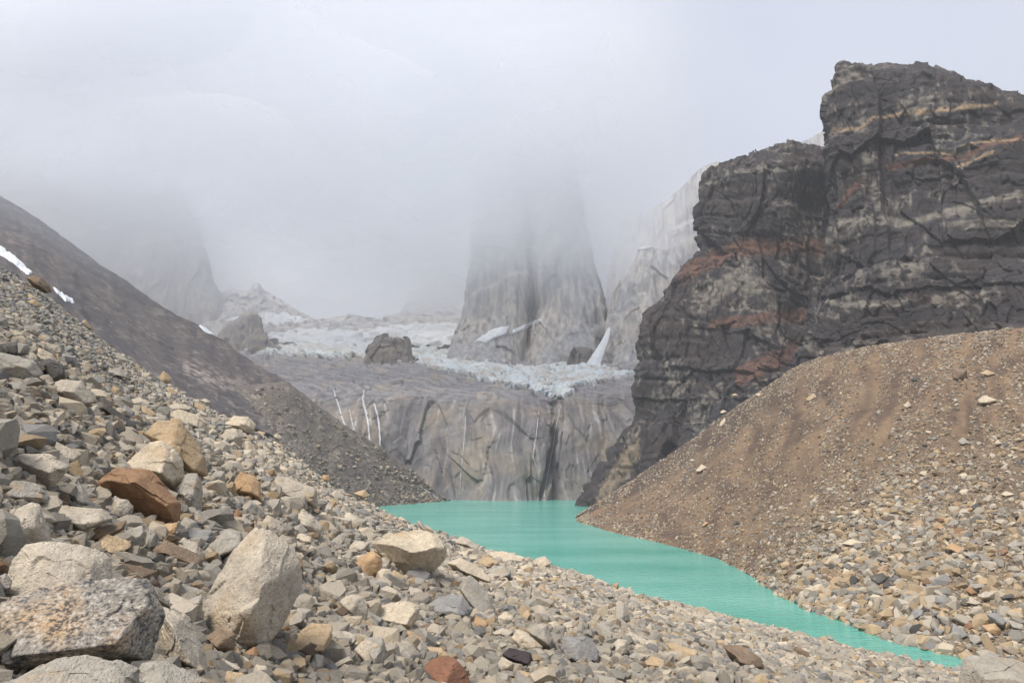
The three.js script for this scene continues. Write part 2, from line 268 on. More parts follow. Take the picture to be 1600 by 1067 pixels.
const head = relief(headNet, 620, 470, (p, u, v) => {
  const top = sm(0.38, 0.5, v), joint = p.y + 0.35 * p.x * top + 10 * N(p.x / 50, p.y / 40, p.z / 50);
  return (1 - top) * (2.2 * (ridged(p.x / 24 + N(p.x / 40, p.y / 40, 1), p.y / 60, 4, 2) - 0.45) + 5 * fbm(p.x / 32, p.y / 45, p.z / 30, 3) + 2.6 * facet(p.x / 24, (p.y + 0.6 * p.x) / 34, p.z / 40, 5) + 0.9 * facet(p.x / 8, p.y / 15, p.z / 12, 15) + 0.8 * fbm(p.x / 4, p.y / 14, p.z / 5, 3)) - 13 * cleft(p)
    + top * (6 * fbm(p.x / 42, p.y / 30, p.z / 42, 4) + 3.6 * (strata(joint, 13, 0.4) - 0.5) + 1.8 * (strata(joint, 4.7, 0.4) - 0.5) + 2.2 * facet(p.x / 13, joint / 6, p.z / 13, 9) + 1.5 * fbm(p.x / 7, p.y / 7, p.z / 7, 3));
}, (c, p, u, v) => {
  const sx = p.x + 7 * N(p.x / 18, p.y / 30, 4) + 0.12 * p.y * N(p.x / 60, 2, 2), streak = fbm(sx / 3.2, p.y / 44, 3, 4), wide = fbm(sx / 16, p.y / 40, 8, 3), m = fbm(p.x / 34, p.y / 26, p.z / 34, 4), f = fbm(p.x / 6, p.y / 6, p.z / 6, 3), j = strata(p.y + 0.35 * p.x + 10 * N(p.x / 50, p.y / 40, p.z / 50), 6.1, 0.5);
  const wall = sm(0.5, 0.4, v);
  mixc(c, GREY, OCHRE, clamp(0.35 * wall + 2.6 * m + f)); mixc(c, c.slice(), DUSK, clamp(0.2 + wall * (2.3 * streak + 2.2 * wide) + 1.8 * f - m)); if (wall > 0.5 && streak < -0.2) mixc(c, c.slice(), [0.4, 0.39, 0.385], clamp((-0.2 - streak) * 4, 0, 0.5));
  scalec(c, (0.94 + 0.7 * f) * lerp(1.3 + 0.5 * j, 1, wall));
});
const headwall = put(new THREE.Mesh(head, cliffMaterial), 'headwall', structure('grey streaked granite wall rising straight from the far lake shore', 'rock wall'));

// ---------------------------------------------------------------- towers and far walls
const WARM = [0.44, 0.41, 0.375], COOL = [0.32, 0.33, 0.35];
const towerPush = (s) => (p) => 7 * fbm(p.x / 46, p.y / 120, p.z / 46 + s, 3) + 4 * (ridged(p.x / 17, p.y / 140, p.z / 17 + s, 3) - 0.45) + 3 * facet(p.x / 26, p.y / 90, p.z / 26, 31) + 0.8 * facet(p.x / 8, p.y / 26, p.z / 8, 33) + 3 * (strata(p.y - 0.6 * p.x + 16 * N(p.x / 60, p.y / 60, s), 70, 0.3) - 0.5) * sm(0.0, 0.3, N(p.x / 60, p.y / 60, s + 3));
const towerColor = (s, k = 1) => (c, p) => {
  const streak = fbm(p.x / 5, p.y / 90, p.z / 5 + s, 4), m = fbm(p.x / 60, p.y / 50, p.z / 60 + s, 3), low = fbm(p.x / 22, p.y / 16, p.z / 22, 3);
  mixc(c, COOL, WARM, clamp(0.45 + 1.6 * m + 1.2 * streak)); mixc(c, c.slice(), [0.26, 0.245, 0.24], clamp(0.1 + 1.4 * low - 1.2 * streak)); scalec(c, k * (1 + 0.5 * streak));
};
function tower(rows, cols, seed, k) { // rows: [left px, right px, py, depth]; cols: [fraction, how far back, ...]
  const net = rows.map(([l, r, py, D], j) => cols.map(([f, back, grow = 0, dy = 0]) => [lerp(l, r, f), py + dy * (j === rows.length - 1 ? 1 : 0), D + back + grow * j / (rows.length - 1)]));
  return relief(net, 260, 260, towerPush(seed), towerColor(seed, k));
}
const twin = tower([[698, 938, 598, 790], [700, 944, 560, 815], [712, 947, 520, 838], [727, 947, 478, 852], [735, 931, 425, 862], [741, 917, 366, 870], [746, 905, 300, 878], [752, 892, 236, 886]],
  [[0.05, 160], [0, 30], [0.12, 6], [0.3, 0], [0.44, 8, 10], [0.495, 24, 40], [0.55, 2, 6], [0.75, -8], [0.93, 4], [1, 34], [0.97, 170]], 2, 1);
put(new THREE.Mesh(twin, cliffMaterial), 'mountain', structure('pale twin granite towers vanishing upward into cloud', 'mountain'));
const spire = tower([[610, 748, 530, 1180], [622, 738, 498, 1195], [640, 728, 465, 1205], [650, 712, 425, 1212], [656, 704, 380, 1218], [660, 700, 320, 1224]], [[0.1, 140], [0, 30], [0.3, 0], [0.7, 4], [1, 34], [0.95, 140]], 6, 1);
put(new THREE.Mesh(spire, cliffMaterial), 'mountain', structure('faintest tower left of the twin granite towers, half lost in mist', 'mountain'));
const pillar = tower([[918, 1150, 622, 752], [930, 1160, 585, 770], [946, 1170, 545, 790], [950, 1180, 500, 806], [966, 1190, 458, 818], [986, 1200, 420, 828], [1000, 1210, 386, 836]], [[0.06, 150], [0, 34], [0.08, 8], [0.25, 0], [0.5, 6, 0, -34], [0.8, 0, 0, -70], [1, 0, 0, -90]], 8, 1.02);
put(new THREE.Mesh(pillar, cliffMaterial), 'mountain', structure('grey granite buttress with a snowy ledge behind the dark cliff', 'mountain'));
const flank = tower([[940, 1330, 560, 1090], [948, 1330, 500, 1105], [951, 1330, 450, 1115], [958, 1330, 402, 1125], [970, 1330, 362, 1134], [986, 1330, 336, 1142]], [[0.05, 200], [0, 44], [0.1, 6, 0, -12], [0.2, 0, 0, -34], [0.33, 8, 0, -76], [0.45, 0, 0, -84], [0.62, 0, 0, -82], [0.8, 10, 0, -118], [1, 0, 0, -150]], 11, 1.08);
put(new THREE.Mesh(flank, cliffMaterial), 'mountain', structure('pale far tower flank in mist above the grey buttress', 'mountain'));
const mistWall = tower([[-260, 352, 560, 1000], [-260, 346, 470, 1020], [-260, 332, 438, 1032], [-260, 319, 395, 1044], [-260, 303, 345, 1056], [-260, 286, 296, 1066]], [[0, 0], [0.3, 0], [0.5, 12, 0, -20], [0.7, 0], [0.85, 14], [0.94, 0], [1, 34], [0.985, 190]], 14, 0.75);
put(new THREE.Mesh(mistWall, cliffMaterial), 'mountain', structure('dim rock wall fading into mist above the left slope', 'mountain'));
const peaks = relief([560, 530, 506, 0, 1].map((py, r) => [[300, 470], [345, 459], [362, 453], [384, 456], [400, 446], [411, 455], [440, 471], [487, 498], [540, 496], [600, 498], [660, 486], [760, 490]].map(([x, y]) => (py > 1 ? [x, lerp(y, py, 0.5 + 0.12 * (2 - r)), 1060 - 50 * (2 - r)] : py ? [x, y + 6, 1180] : [x, y, 1090]))), 300, 120,
  (p) => 10 * fbm(p.x / 40, p.y / 32, p.z / 40, 4) + 5 * facet(p.x / 14, p.y / 14, p.z / 14, 3), towerColor(17, 1.1));
put(new THREE.Mesh(peaks, cliffMaterial), 'mountain', structure('jagged far ridge with snow streaks between left slope and towers', 'mountain'));
const horn = (rows, D, seed, k, dark) => relief(rows.map((r, j) => [[r[0][0] + 20, r[0][1], D + 60], [r[0][0], r[0][1], D + 22 + j * 3], ...r.slice(1, -1).map((q) => [q[0], q[1], D + j * 6 + (q[2] ?? 0)]), [r.at(-1)[0], r.at(-1)[1], D + 22 + j * 3], [r.at(-1)[0] - 20, r.at(-1)[1], D + 60]]), 150, 130,
  (p) => 5 * facet(p.x / 14, p.y / 26, p.z / 14, 7) + 2.4 * (ridged(p.x / 8, p.y / 40, p.z / 8 + seed, 3) - 0.45) + 0.8 * fbm(p.x / 3, p.y / 5, p.z / 3, 2), dark);
const hornColor = (k) => (c, p) => { const s = fbm(p.x / 3, p.y / 26, p.z / 3, 3), m = fbm(p.x / 14, p.y / 9, p.z / 14, 3); mixc(c, [0.17, 0.165, 0.165], [0.36, 0.31, 0.25], clamp(0.4 + 1.5 * m + s)); scalec(c, k); };
const blockHorn = horn([[[556, 590], [590, 592], [625, 590], [655, 582]], [[570, 562], [590, 566], [622, 563], [644, 558]], [[577, 543], [592, 540], [618, 540], [639, 546]], [[585, 533], [603, 527], [620, 530], [634, 533]], [[592, 534, 20], [606, 529, 30], [622, 532, 30], [632, 535]]], 800, 3, 1, hornColor(0.9));
put(new THREE.Mesh(blockHorn, cliffMaterial), 'rock_outcrop', { label: 'blocky dark rock knob standing on the glacier bench', category: 'outcrop' });
const farHorn = horn([[[318, 575], [370, 585], [420, 585], [462, 572]], [[340, 528], [372, 540], [410, 545], [440, 548]], [[357, 508], [376, 510], [402, 515], [420, 528]], [[370, 499], [386, 490], [400, 491], [406, 506]], [[376, 501, 20], [388, 492, 30], [398, 493, 30], [404, 508]]], 900, 5, 1, hornColor(1));
put(new THREE.Mesh(farHorn, cliffMaterial), 'rock_outcrop', { label: 'hazy rock horn rising behind the left slope beside the snowfield', category: 'outcrop' });

const prow = horn([[[872, 606], [890, 606], [912, 604], [934, 600]], [[884, 588], [895, 585], [912, 582], [925, 578]], [[889, 570], [898, 566], [912, 564], [925, 562]], [[892, 550], [900, 546], [914, 546], [925, 548]], [[896, 551, 20], [903, 547, 30], [914, 547, 30], [922, 549]]], 752, 9, 1, hornColor(0.75));
put(new THREE.Mesh(prow, cliffMaterial), 'rock_outcrop', { label: 'dark rock prow beside the white snow wedge under the twin towers', category: 'outcrop' });

// ---------------------------------------------------------------- slopes on the far left shore
const ridgeTop = [[-260, 150, 760], [-120, 225, 700], [0, 306, 640], [60, 345, 625], [150, 408, 605], [250, 478, 580], [330, 522, 560], [400, 572, 540], [455, 604, 520], [500, 640, 505]];
const ridgeLow = [[-260, 360, 330], [-120, 400, 330], [0, 440, 330], [60, 470, 335], [150, 540, 345], [250, 600, 360], [330, 640, 375], [400, 670, 390], [455, 690, 410], [500, 700, 430]];
const ridge = relief([ridgeLow.map((q) => at(q[0], q[1], q[2])), ...[0.33, 0.66].map((f) => ridgeLow.map((q, i) => at(...q).lerp(at(...ridgeTop[i]), f))), ridgeTop.map((q) => at(...q)), ridgeTop.map((q) => at(q[0], q[1], q[2]).add(new THREE.Vector3(0, -40, -110)))], 420, 260,
  (p, u, v) => (3 * fbm(p.x / 60, p.y / 60, p.z / 60, 3) + 0.9 * N(u * 30 + N(u * 6, v * 3, 1), v * 1.6, 5) + 2.2 * fbm(p.x / 9, p.y / 9, p.z / 9, 4)),
  (c, p, u, v) => {
    const f = fbm(u * 34, v * 3.2, 9, 3), m = fbm(p.x / 22, p.y / 22, p.z / 22, 4), g = fbm(p.x / 4, p.y / 4, p.z / 4, 3), [px, py] = pixel(p);
    mixc(c, [0.064, 0.059, 0.066], [0.105, 0.09, 0.086], clamp(0.45 + 1.9 * f + 1.6 * m + g)); if (g + 0.8 * m > 0.27) mixc(c, c.slice(), [0.22, 0.2, 0.185], 0.5);
    const d = bed(px, py + 8 * m, [[285, 572], [330, 592], [390, 606]], 13); if (d < 1.3) mixc(c, c.slice(), [0.3, 0.255, 0.235], sm(1.3, 0.3, d) * clamp(0.45 + 3 * g)); scalec(c, 1 + 0.5 * g);
  }, 3);
put(new THREE.Mesh(ridge, groundMaterial), 'mountain_slope', structure('dark brown misty mountain slope behind the left boulder field', 'slope'));
const spurTop = [[200, 560, 440], [300, 602, 442], [380, 606, 452], [450, 606, 466], [520, 655, 482], [600, 704, 497], [650, 742, 508], [694, 778, 517], [720, 792, 522]];
const spurLow = [[200, 800, 300], [300, 805, 310], [380, 805, 318], [450, 803, 328], [520, 796, 360], [600, 789, 425], [650, 786, 460], [694, 784, 490], [720, 795, 500]];
const spur = relief([spurLow.map((q) => at(...q).setY(-5)), ...[0.14, 0.4, 0.7].map((f) => spurLow.map((q, i) => at(...q).setY(-1).lerp(at(...spurTop[i]), f).add(new THREE.Vector3(0, -2.5, 0)))), spurTop.map((q) => at(...q)), spurTop.map((q) => at(q[0], q[1] + 2, q[2] + 45))], 360, 260,
  (p, u, v) => 1.6 * fbm(p.x / 30, p.y / 30, p.z / 30, 3) + 0.6 * N(u * 34, v * 1.6, 8) * sm(0.1, 0.4, v) + 1.4 * fbm(p.x / 5, p.y / 5, p.z / 5, 3),
  (c, p, u, v) => {
    const f = fbm(u * 42, v * 2.6, 4, 3), m = fbm(p.x / 12, p.y / 12, p.z / 12, 4), g = fbm(p.x / 2, p.y / 2, p.z / 2, 3);
    mixc(c, [0.098, 0.088, 0.082], [0.155, 0.138, 0.118], clamp(0.4 + 2 * f + 0.7 * m)); if (g + m > 0.34) mixc(c, c.slice(), [0.34, 0.3, 0.25], 0.6); scalec(c, 1 + 0.6 * g);
  }, 3);
put(new THREE.Mesh(spur, groundMaterial), 'moraine_spur', structure('grey gravel moraine sloping down to the far lake shore', 'slope'));

// ---------------------------------------------------------------- ice and snow
const snowMaterial = new THREE.MeshStandardMaterial({ vertexColors: true, roughness: 0.8 });
const snowColor = (c, x, y, z) => { const f = fbm(x / 6, y / 6, z / 6, 3); c[0] = 0.66 + 0.14 * f; c[1] = 0.69 + 0.12 * f; c[2] = 0.72 + 0.1 * f; };
const iceColor = (c, x, y, z) => { const f = fbm(x / 22, y / 12, z / 22, 4), g = fbm(x / 5, y / 4, z / 5, 3); mixc(c, [0.62, 0.67, 0.69], [0.50, 0.45, 0.39], clamp(0.35 + 1.8 * f)); mixc(c, c.slice(), [0.42, 0.60, 0.66], clamp(1.8 * g - 0.1)); if (g < -0.2) mixc(c, c.slice(), [0.3, 0.28, 0.26], 0.6); };
const ice = layer(head, [[330, 540], [360, 470], [520, 470], [600, 470], [700, 470], [705, 530], [712, 556], [790, 577], [880, 572], [930, 574], [996, 586], [960, 596], [905, 604], [884, 622], [868, 622], [835, 612], [790, 604], [752, 592], [700, 580], [650, 566], [560, 560], [470, 556]], 6, 7, iceColor, 0.9, false);
put(new THREE.Mesh(ice, snowMaterial), 'glacier', structure('dirty pale blue glacier tongue under the twin towers', 'glacier'));
const snowSpots = [[head, [[400, 522], [440, 512], [480, 528], [560, 536], [580, 548], [500, 552], [440, 546]], 3, 4, 'broad snowfield left of the blocky rock knob'],
  [twin, [[740, 535], [770, 515], [798, 508], [790, 522], [760, 536]], 2.5, 2, 'largest snow patch on the lower face of the twin towers'], [twin, [[800, 516], [830, 503], [846, 498], [846, 503], [830, 510], [802, 522]], 2, 0.6, 'thin snow ledge low on the right twin tower'], [twin, [[800, 580], [840, 574], [875, 566], [880, 574], [850, 584], [806, 590]], 2.5, 1, 'snow apron along the foot of the right twin tower'], [pillar, [[990, 392], [1015, 379], [1050, 357], [1090, 333], [1092, 343], [1052, 366], [1018, 388]], 2, 2, 'thin snow ledge along the top of the grey buttress'],
  [peaks, [[404, 522], [480, 514], [560, 517], [640, 507], [720, 505], [720, 575], [400, 575]], 3, 5, 'wide pale snow apron below the far ridge'], [peaks, [[350, 500], [380, 494], [440, 488], [482, 500], [440, 508], [380, 506]], 3, 5, 'snow streaks along the jagged far ridge'], [ridge, [[-20, 376], [8, 390], [30, 408], [50, 428], [42, 430], [16, 408], [-20, 388]], 1.2, 0.6, 'white snow strip on the slope at the left edge'],
  [ridge, [[82, 448], [92, 455], [112, 467], [115, 473], [100, 470], [86, 456]], 0.8, 0.8, 'small dirty snow patch on the slope near the left edge'], [ridge, [[310, 508], [345, 513], [362, 518], [350, 526], [320, 520]], 0.8, 2, 'snow sliver on the skyline of the dark left slope']];
{
  const g = relief([[[870, 600, 728], [900, 602, 724], [930, 602, 724], [955, 604, 728]], [[884, 592, 738], [905, 592, 734], [925, 592, 734], [942, 594, 738]], [[910, 574, 752], [919, 574, 750], [930, 574, 750], [938, 576, 752]], [[927, 552, 770], [932, 552, 768], [938, 552, 768], [943, 553, 770]], [[941, 530, 790], [944, 530, 789], [948, 530, 789], [951, 530, 790]], [[950, 512, 806], [951, 512, 806], [953, 512, 806], [954, 512, 806]]], 60, 90, (p) => 1.2 * fbm(p.x / 8, p.y / 8, p.z / 8, 3), (c, p) => snowColor(c, p.x, p.y, p.z));
  put(new THREE.Mesh(g, snowMaterial), 'snow_patch', { label: 'white snow wedge in the gully between twin towers and grey buttress', category: 'snow' });
}
for (const [g, poly, thick, rough, label] of snowSpots) { const s = layer(g, poly, thick, rough, snowColor); if (s.index.count) put(new THREE.Mesh(s, snowMaterial), 'snow_patch', { label, category: 'snow' }); }

// ---------------------------------------------------------------- waterfalls
const waterMaterial = new THREE.MeshStandardMaterial({ color: new THREE.Color(0.82, 0.85, 0.88), roughness: 0.7, transparent: true, opacity: 0.45 });
function fall(g, line, w, label, category = 'waterfall') {
  const pts = []; for (let i = 0; i + 1 < line.length; i++) for (let k = 0; k < 6; k++) pts.push([lerp(line[i][0], line[i + 1][0], k / 6), lerp(line[i][1], line[i + 1][1], k / 6)]);
  pts.push(line.at(-1));
  const R = rng(line[0][0] * 7), at3 = pts.map((q) => { const s = spot(g, ...q); const p = at(q[0] + (R() - 0.5) * 0.3, q[1], -s.z); return p.add(new THREE.Vector3(0, 0, w * 0.55)); });
  const curve = new THREE.CatmullRomCurve3(at3), geo = new THREE.TubeGeometry(curve, pts.length * 3, w * 0.42, 7), pos = geo.attributes.position, v = new THREE.Vector3();
  for (let i = 0; i < pos.count; i++) { v.fromBufferAttribute(pos, i); const k = 0.7 + 1.7 * fbm(v.x / 1.2, v.y / 5, v.z / 1.2, 3) , c = curve.getPointAt(clamp(Math.floor(i / 8) / (pts.length * 3))); v.sub(c).multiplyScalar(k + 0.25).add(c); pos.setXYZ(i, v.x, v.y, v.z); }
  geo.computeVertexNormals(); put(new THREE.Mesh(geo, waterMaterial), 'waterfall', { label, category, group: 'waterfalls on the headwall' });
}
fall(head, [[521, 606], [524, 620], [530, 636], [534, 652], [541, 668]], 1.5, 'leftmost thin waterfall on the granite wall above the grey moraine');
fall(head, [[546, 640], [549, 655], [554, 678]], 0.8, 'faint short waterfall second from left on the granite wall');
fall(head, [[569, 610], [567, 625], [572, 645], [576, 665], [578, 692]], 1.9, 'broadest white waterfall in the middle of the left group');
fall(head, [[585, 632], [590, 648], [593, 670], [594, 700]], 1.7, 'rightmost waterfall of the left group reaching the moraine');
fall(head, [[728, 650], [725, 690], [720, 740], [718, 772]], 0.6, 'hairline waterfall near the middle of the granite wall');
fall(head, [[876, 634], [868, 670], [864, 700], [856, 740], [850, 776]], 0.7, 'white water falling in the dark cleft right of the middle');
fall(head, [[842, 642], [838, 680], [833, 712], [838, 730]], 0.6, 'fine waterfall just left of the dark cleft');
fall(spur, [[654, 758], [664, 766], [676, 773], [684, 779]], 1.4, 'small white stream running down the moraine foot into the lake', 'stream');

// ---------------------------------------------------------------- the moraine underfoot
const crestLine = [[0, 424, 62], [60, 458, 60], [130, 515, 58], [180, 552, 56], [240, 592, 53], [290, 622, 50], [340, 652, 47], [400, 682, 44], [450, 712, 42], [510, 764, 40], [560, 786, 39], [600, 806, 38], [660, 832, 37], [700, 846, 36], [760, 866, 35], [860, 890, 33], [930, 914, 32], [1000, 938, 31], [1100, 962, 30], [1200, 988, 30], [1290, 1010, 30], [1350, 1026, 30], [1430, 1044, 30], [1500, 1058, 30], [1600, 1074, 30]]
  .map(([px, py, d]) => { const r = ray(px, py), l = Math.hypot(r.x, r.z); return [Math.atan2(r.x, -r.z), d, EYE.y + (r.y / l) * d]; });
const first = crestLine[0], last = crestLine.at(-1);
const around = [[-Math.PI, 60, 32], [-2.4, 62, 40], [-1.6, 64, 46], [-1.0, 64, 41], ...crestLine, [1.0, 31, 11.2], [1.6, 34, 10], [2.4, 44, 16], [Math.PI, 60, 32]];
function crestAt(phi) {
  let i = 0; while (i < around.length - 2 && around[i + 1][0] < phi) i++;
  const a = around[i], b = around[i + 1], t = clamp((phi - a[0]) / (b[0] - a[0])); return [lerp(a[1], b[1], t), lerp(a[2], b[2], t)];
}
const FOOT = 18.35;
function groundY(x, z, fine = true) {
  const r = Math.hypot(x, z), phi = Math.atan2(x, -z), [rc, yc] = crestAt(phi), t = r / rc;
  let y = t < 1 ? lerp(FOOT, yc, t) : yc - 0.75 * Math.max(0, r - rc - 2.5) - 0.12 * Math.min(2.5, r - rc) ** 2;
  const k = clamp(r / 9) * sm(1.25, 0.8, t);
  y += k * (0.75 * fbm(x / 9, 2, z / 9, 3) + 0.22 * fbm(x / 2.2, 5, z / 2.2, 2)) * sm(1.02, 0.75, t + 0.0);
  if (fine) y += 0.05 * fbm(x / 0.5, 1, z / 0.5, 2);
  return Math.max(y, -6);
}
{
  const nf = 640, nr = 330, P = [], C = [], uv = [], idx = [], phis = [];
  for (let i = 0; i <= nf; i++) { const s = i / nf * 2 - 1; phis.push(Math.PI * (0.24 * s + 0.76 * s ** 5)); }
  for (let j = 0; j <= nr; j++) for (let i = 0; i <= nf; i++) {
    const phi = phis[i], r = 0.4 * Math.pow(130 / 0.4, j / nr), x = r * Math.sin(phi), z = -r * Math.cos(phi), y = groundY(x, z);
    P.push(x, y, z); uv.push(x / 1.7, z / 1.7);
    const m = fbm(x / 5, 1, z / 5, 3), g = fbm(x / 0.4, 3, z / 0.4, 3), left = sm(-6, -16, x) , c = [0, 0, 0];
    mixc(c, [0.40, 0.335, 0.245], [0.27, 0.235, 0.19], clamp(0.5 + 1.5 * m + g)); mixc(c, c.slice(), [0.22, 0.21, 0.195], left * 0.8); scalec(c, 1 + 0.5 * g); C.push(...c);
  }
  for (let j = 0; j < nr; j++) for (let i = 0; i < nf; i++) { const q = j * (nf + 1) + i; idx.push(q, q + 1, q + nf + 1, q + 1, q + nf + 2, q + nf + 1); }
  const g = new THREE.BufferGeometry(); g.setAttribute('position', new THREE.Float32BufferAttribute(P, 3)); g.setAttribute('color', new THREE.Float32BufferAttribute(C, 3)); g.setAttribute('uv', new THREE.Float32BufferAttribute(uv, 2)); g.setIndex(idx); g.computeVertexNormals();
  put(new THREE.Mesh(g, groundMaterial), 'moraine_ground', structure('pale gravel ground of the boulder strewn moraine in front', 'ground'));
}
function groundHit(px, py) { // where a look through a pixel meets the moraine
  const r = ray(px, py); r.divideScalar(-r.z); let t = 1.2;
  for (; t < 75; t *= 1.012) if (EYE.y + r.y * t < groundY(r.x * t, -t, false)) return t;
  return null;
}

// ---------------------------------------------------------------- rocks
const balls = new Map();
function ball(detail) { if (!balls.has(detail)) { const g = new THREE.IcosahedronGeometry(1, detail); g.deleteAttribute('normal'); g.deleteAttribute('uv'); balls.set(detail, mergeVertices(g, 1e-5)); } return balls.get(detail); }
function boxUV(g, s) { // every face takes the rock grain along its own flattest plane, at real size
  const n = g.index ? g.toNonIndexed() : g.clone(), p = n.attributes.position, q = n.attributes.normal, uv = new Float32Array(p.count * 2);
  for (let i = 0; i < p.count; i += 3) {
    const a = [0, 0, 0]; for (let k = 0; k < 3; k++) { a[0] += Math.abs(q.getX(i + k)); a[1] += Math.abs(q.getY(i + k)); a[2] += Math.abs(q.getZ(i + k)); }
    const ax = a[0] > a[1] && a[0] > a[2] ? 0 : a[1] > a[2] ? 1 : 2;
    for (let k = 0; k < 3; k++) { const x = p.getX(i + k), y = p.getY(i + k), z = p.getZ(i + k); uv[(i + k) * 2] = (ax === 0 ? z : x) / s + ax * 0.37; uv[(i + k) * 2 + 1] = (ax === 1 ? z : y) / s; }
  }
  n.setAttribute('uv', new THREE.BufferAttribute(uv, 2)); return n;
}
const PALETTE = {
  grey: [0.36, 0.335, 0.29], pale: [0.49, 0.435, 0.355], cream: [0.58, 0.50, 0.385], tan: [0.47, 0.355, 0.225], rust: [0.31, 0.185, 0.105], orange: [0.47, 0.315, 0.18], red: [0.235, 0.115, 0.07], dark: [0.10, 0.094, 0.088], purple: [0.05, 0.038, 0.042], slate: [0.27, 0.265, 0.26], brown: [0.225, 0.165, 0.115], speckled: [0.33, 0.30, 0.26],
};
// planes: [nx, ny, nz, distance] round the middle; the rock is what they leave, its faces roughened and its edges worn
function carve(planes, dims, detail, seed, kind) {
  const b = ball(detail), p = b.attributes.position, pos = new Float32Array(p.count * 3), col = new Float32Array(p.count * 3), size = Math.cbrt(dims[0] * dims[1] * dims[2]), d = new THREE.Vector3(), base = PALETTE[kind], s0 = seed * 3.17;
  for (let i = 0; i < p.count; i++) {
    d.set(p.getX(i) * dims[0], p.getY(i) * dims[1], p.getZ(i) * dims[2]).normalize();
    let t = 1e9, t2 = 1e9;
    for (const [a, bb, c, o] of planes) { const k = a * d.x + bb * d.y + c * d.z; if (k > 1e-4) { const u = o / k; if (u < t) { t2 = t; t = u; } else if (u < t2) t2 = u; } }
    const edge = (t2 - t) / size;                                   // nearness to an edge between two faces
    d.multiplyScalar(t * (1 - 0.025 * Math.exp(-edge * 30)));
    const f = 1 / size, x = d.x * f, y = d.y * f, z = d.z * f;
    const rough = 0.035 * fbm(x * 1.6 + s0, y * 1.6, z * 1.6, 3) + 0.07 * facet(x * 1.9 + s0, y * 1.9, z * 1.9, 41) * (detail > 12 ? 1 : 0.5) + 0.022 * fbm(x * 4.5 + s0, y * 4.5, z * 4.5, 4) - 0.045 * Math.max(0, ridged(x * 2.2 + s0, y * 2.2 + 5, z * 2.2, 2) - 0.55) + 0.014 * N(x * 17, y * 17, z * 17 + s0);
    d.multiplyScalar(1 + rough); d.toArray(pos, i * 3);
    const m = fbm(x * 1.3 + s0 + 9, y * 1.3, z * 1.3, 3), g = fbm(x * 7 + s0, y * 7, z * 7, 3), sp = N(x * 26 + s0, y * 26, z * 26) + 0.6 * N(x * 48, y * 48, z * 48 + s0), c = [...base];
    scalec(c, 1 + 0.4 * m + 0.35 * g + 0.14 * sp);
    if (kind !== 'dark' && kind !== 'purple' && kind !== 'slate') mixc(c, c.slice(), [0.46, 0.31, 0.16], clamp(1.7 * fbm(x * 1.1 + s0 + 30, y * 1.1, z * 1.1, 3) - 0.22, 0, 0.42));
    if (kind === 'pale' || kind === 'cream') { if (sp > 0.62 && m > -0.05) mixc(c, c.slice(), [0.07, 0.065, 0.06], 0.75); }
    if (kind === 'speckled') { mixc(c, c.slice(), [0.52, 0.35, 0.19], clamp(2.4 * m)); const k = sp + 1.3 * g; if (k > 0.12) mixc(c, c.slice(), [0.065, 0.068, 0.075], clamp((k - 0.12) * 3.2, 0, 0.9)); else if (k < -0.45) mixc(c, c.slice(), [0.66, 0.64, 0.6], 0.6); }
    c.forEach((v, k) => { col[i * 3 + k] = Math.max(0.012, v); });
  }
  const g = new THREE.BufferGeometry(); g.setAttribute('position', new THREE.BufferAttribute(pos, 3)); g.setAttribute('color', new THREE.BufferAttribute(col, 3)); g.setIndex(b.index.clone()); g.computeVertexNormals();
  return boxUV(g, 0.5);
}
function hull(pts) {
  const s = [...pts].sort((a, b) => a[0] - b[0] || a[1] - b[1]), cross = (o, a, b) => (a[0] - o[0]) * (b[1] - o[1]) - (a[1] - o[1]) * (b[0] - o[0]), half = (l) => { const h = []; for (const p of l) { while (h.length > 1 && cross(h.at(-2), h.at(-1), p) <= 0) h.pop(); h.push(p); } h.pop(); return h; };
  return [...half(s), ...half([...s].reverse())];
}
const rocks = [];
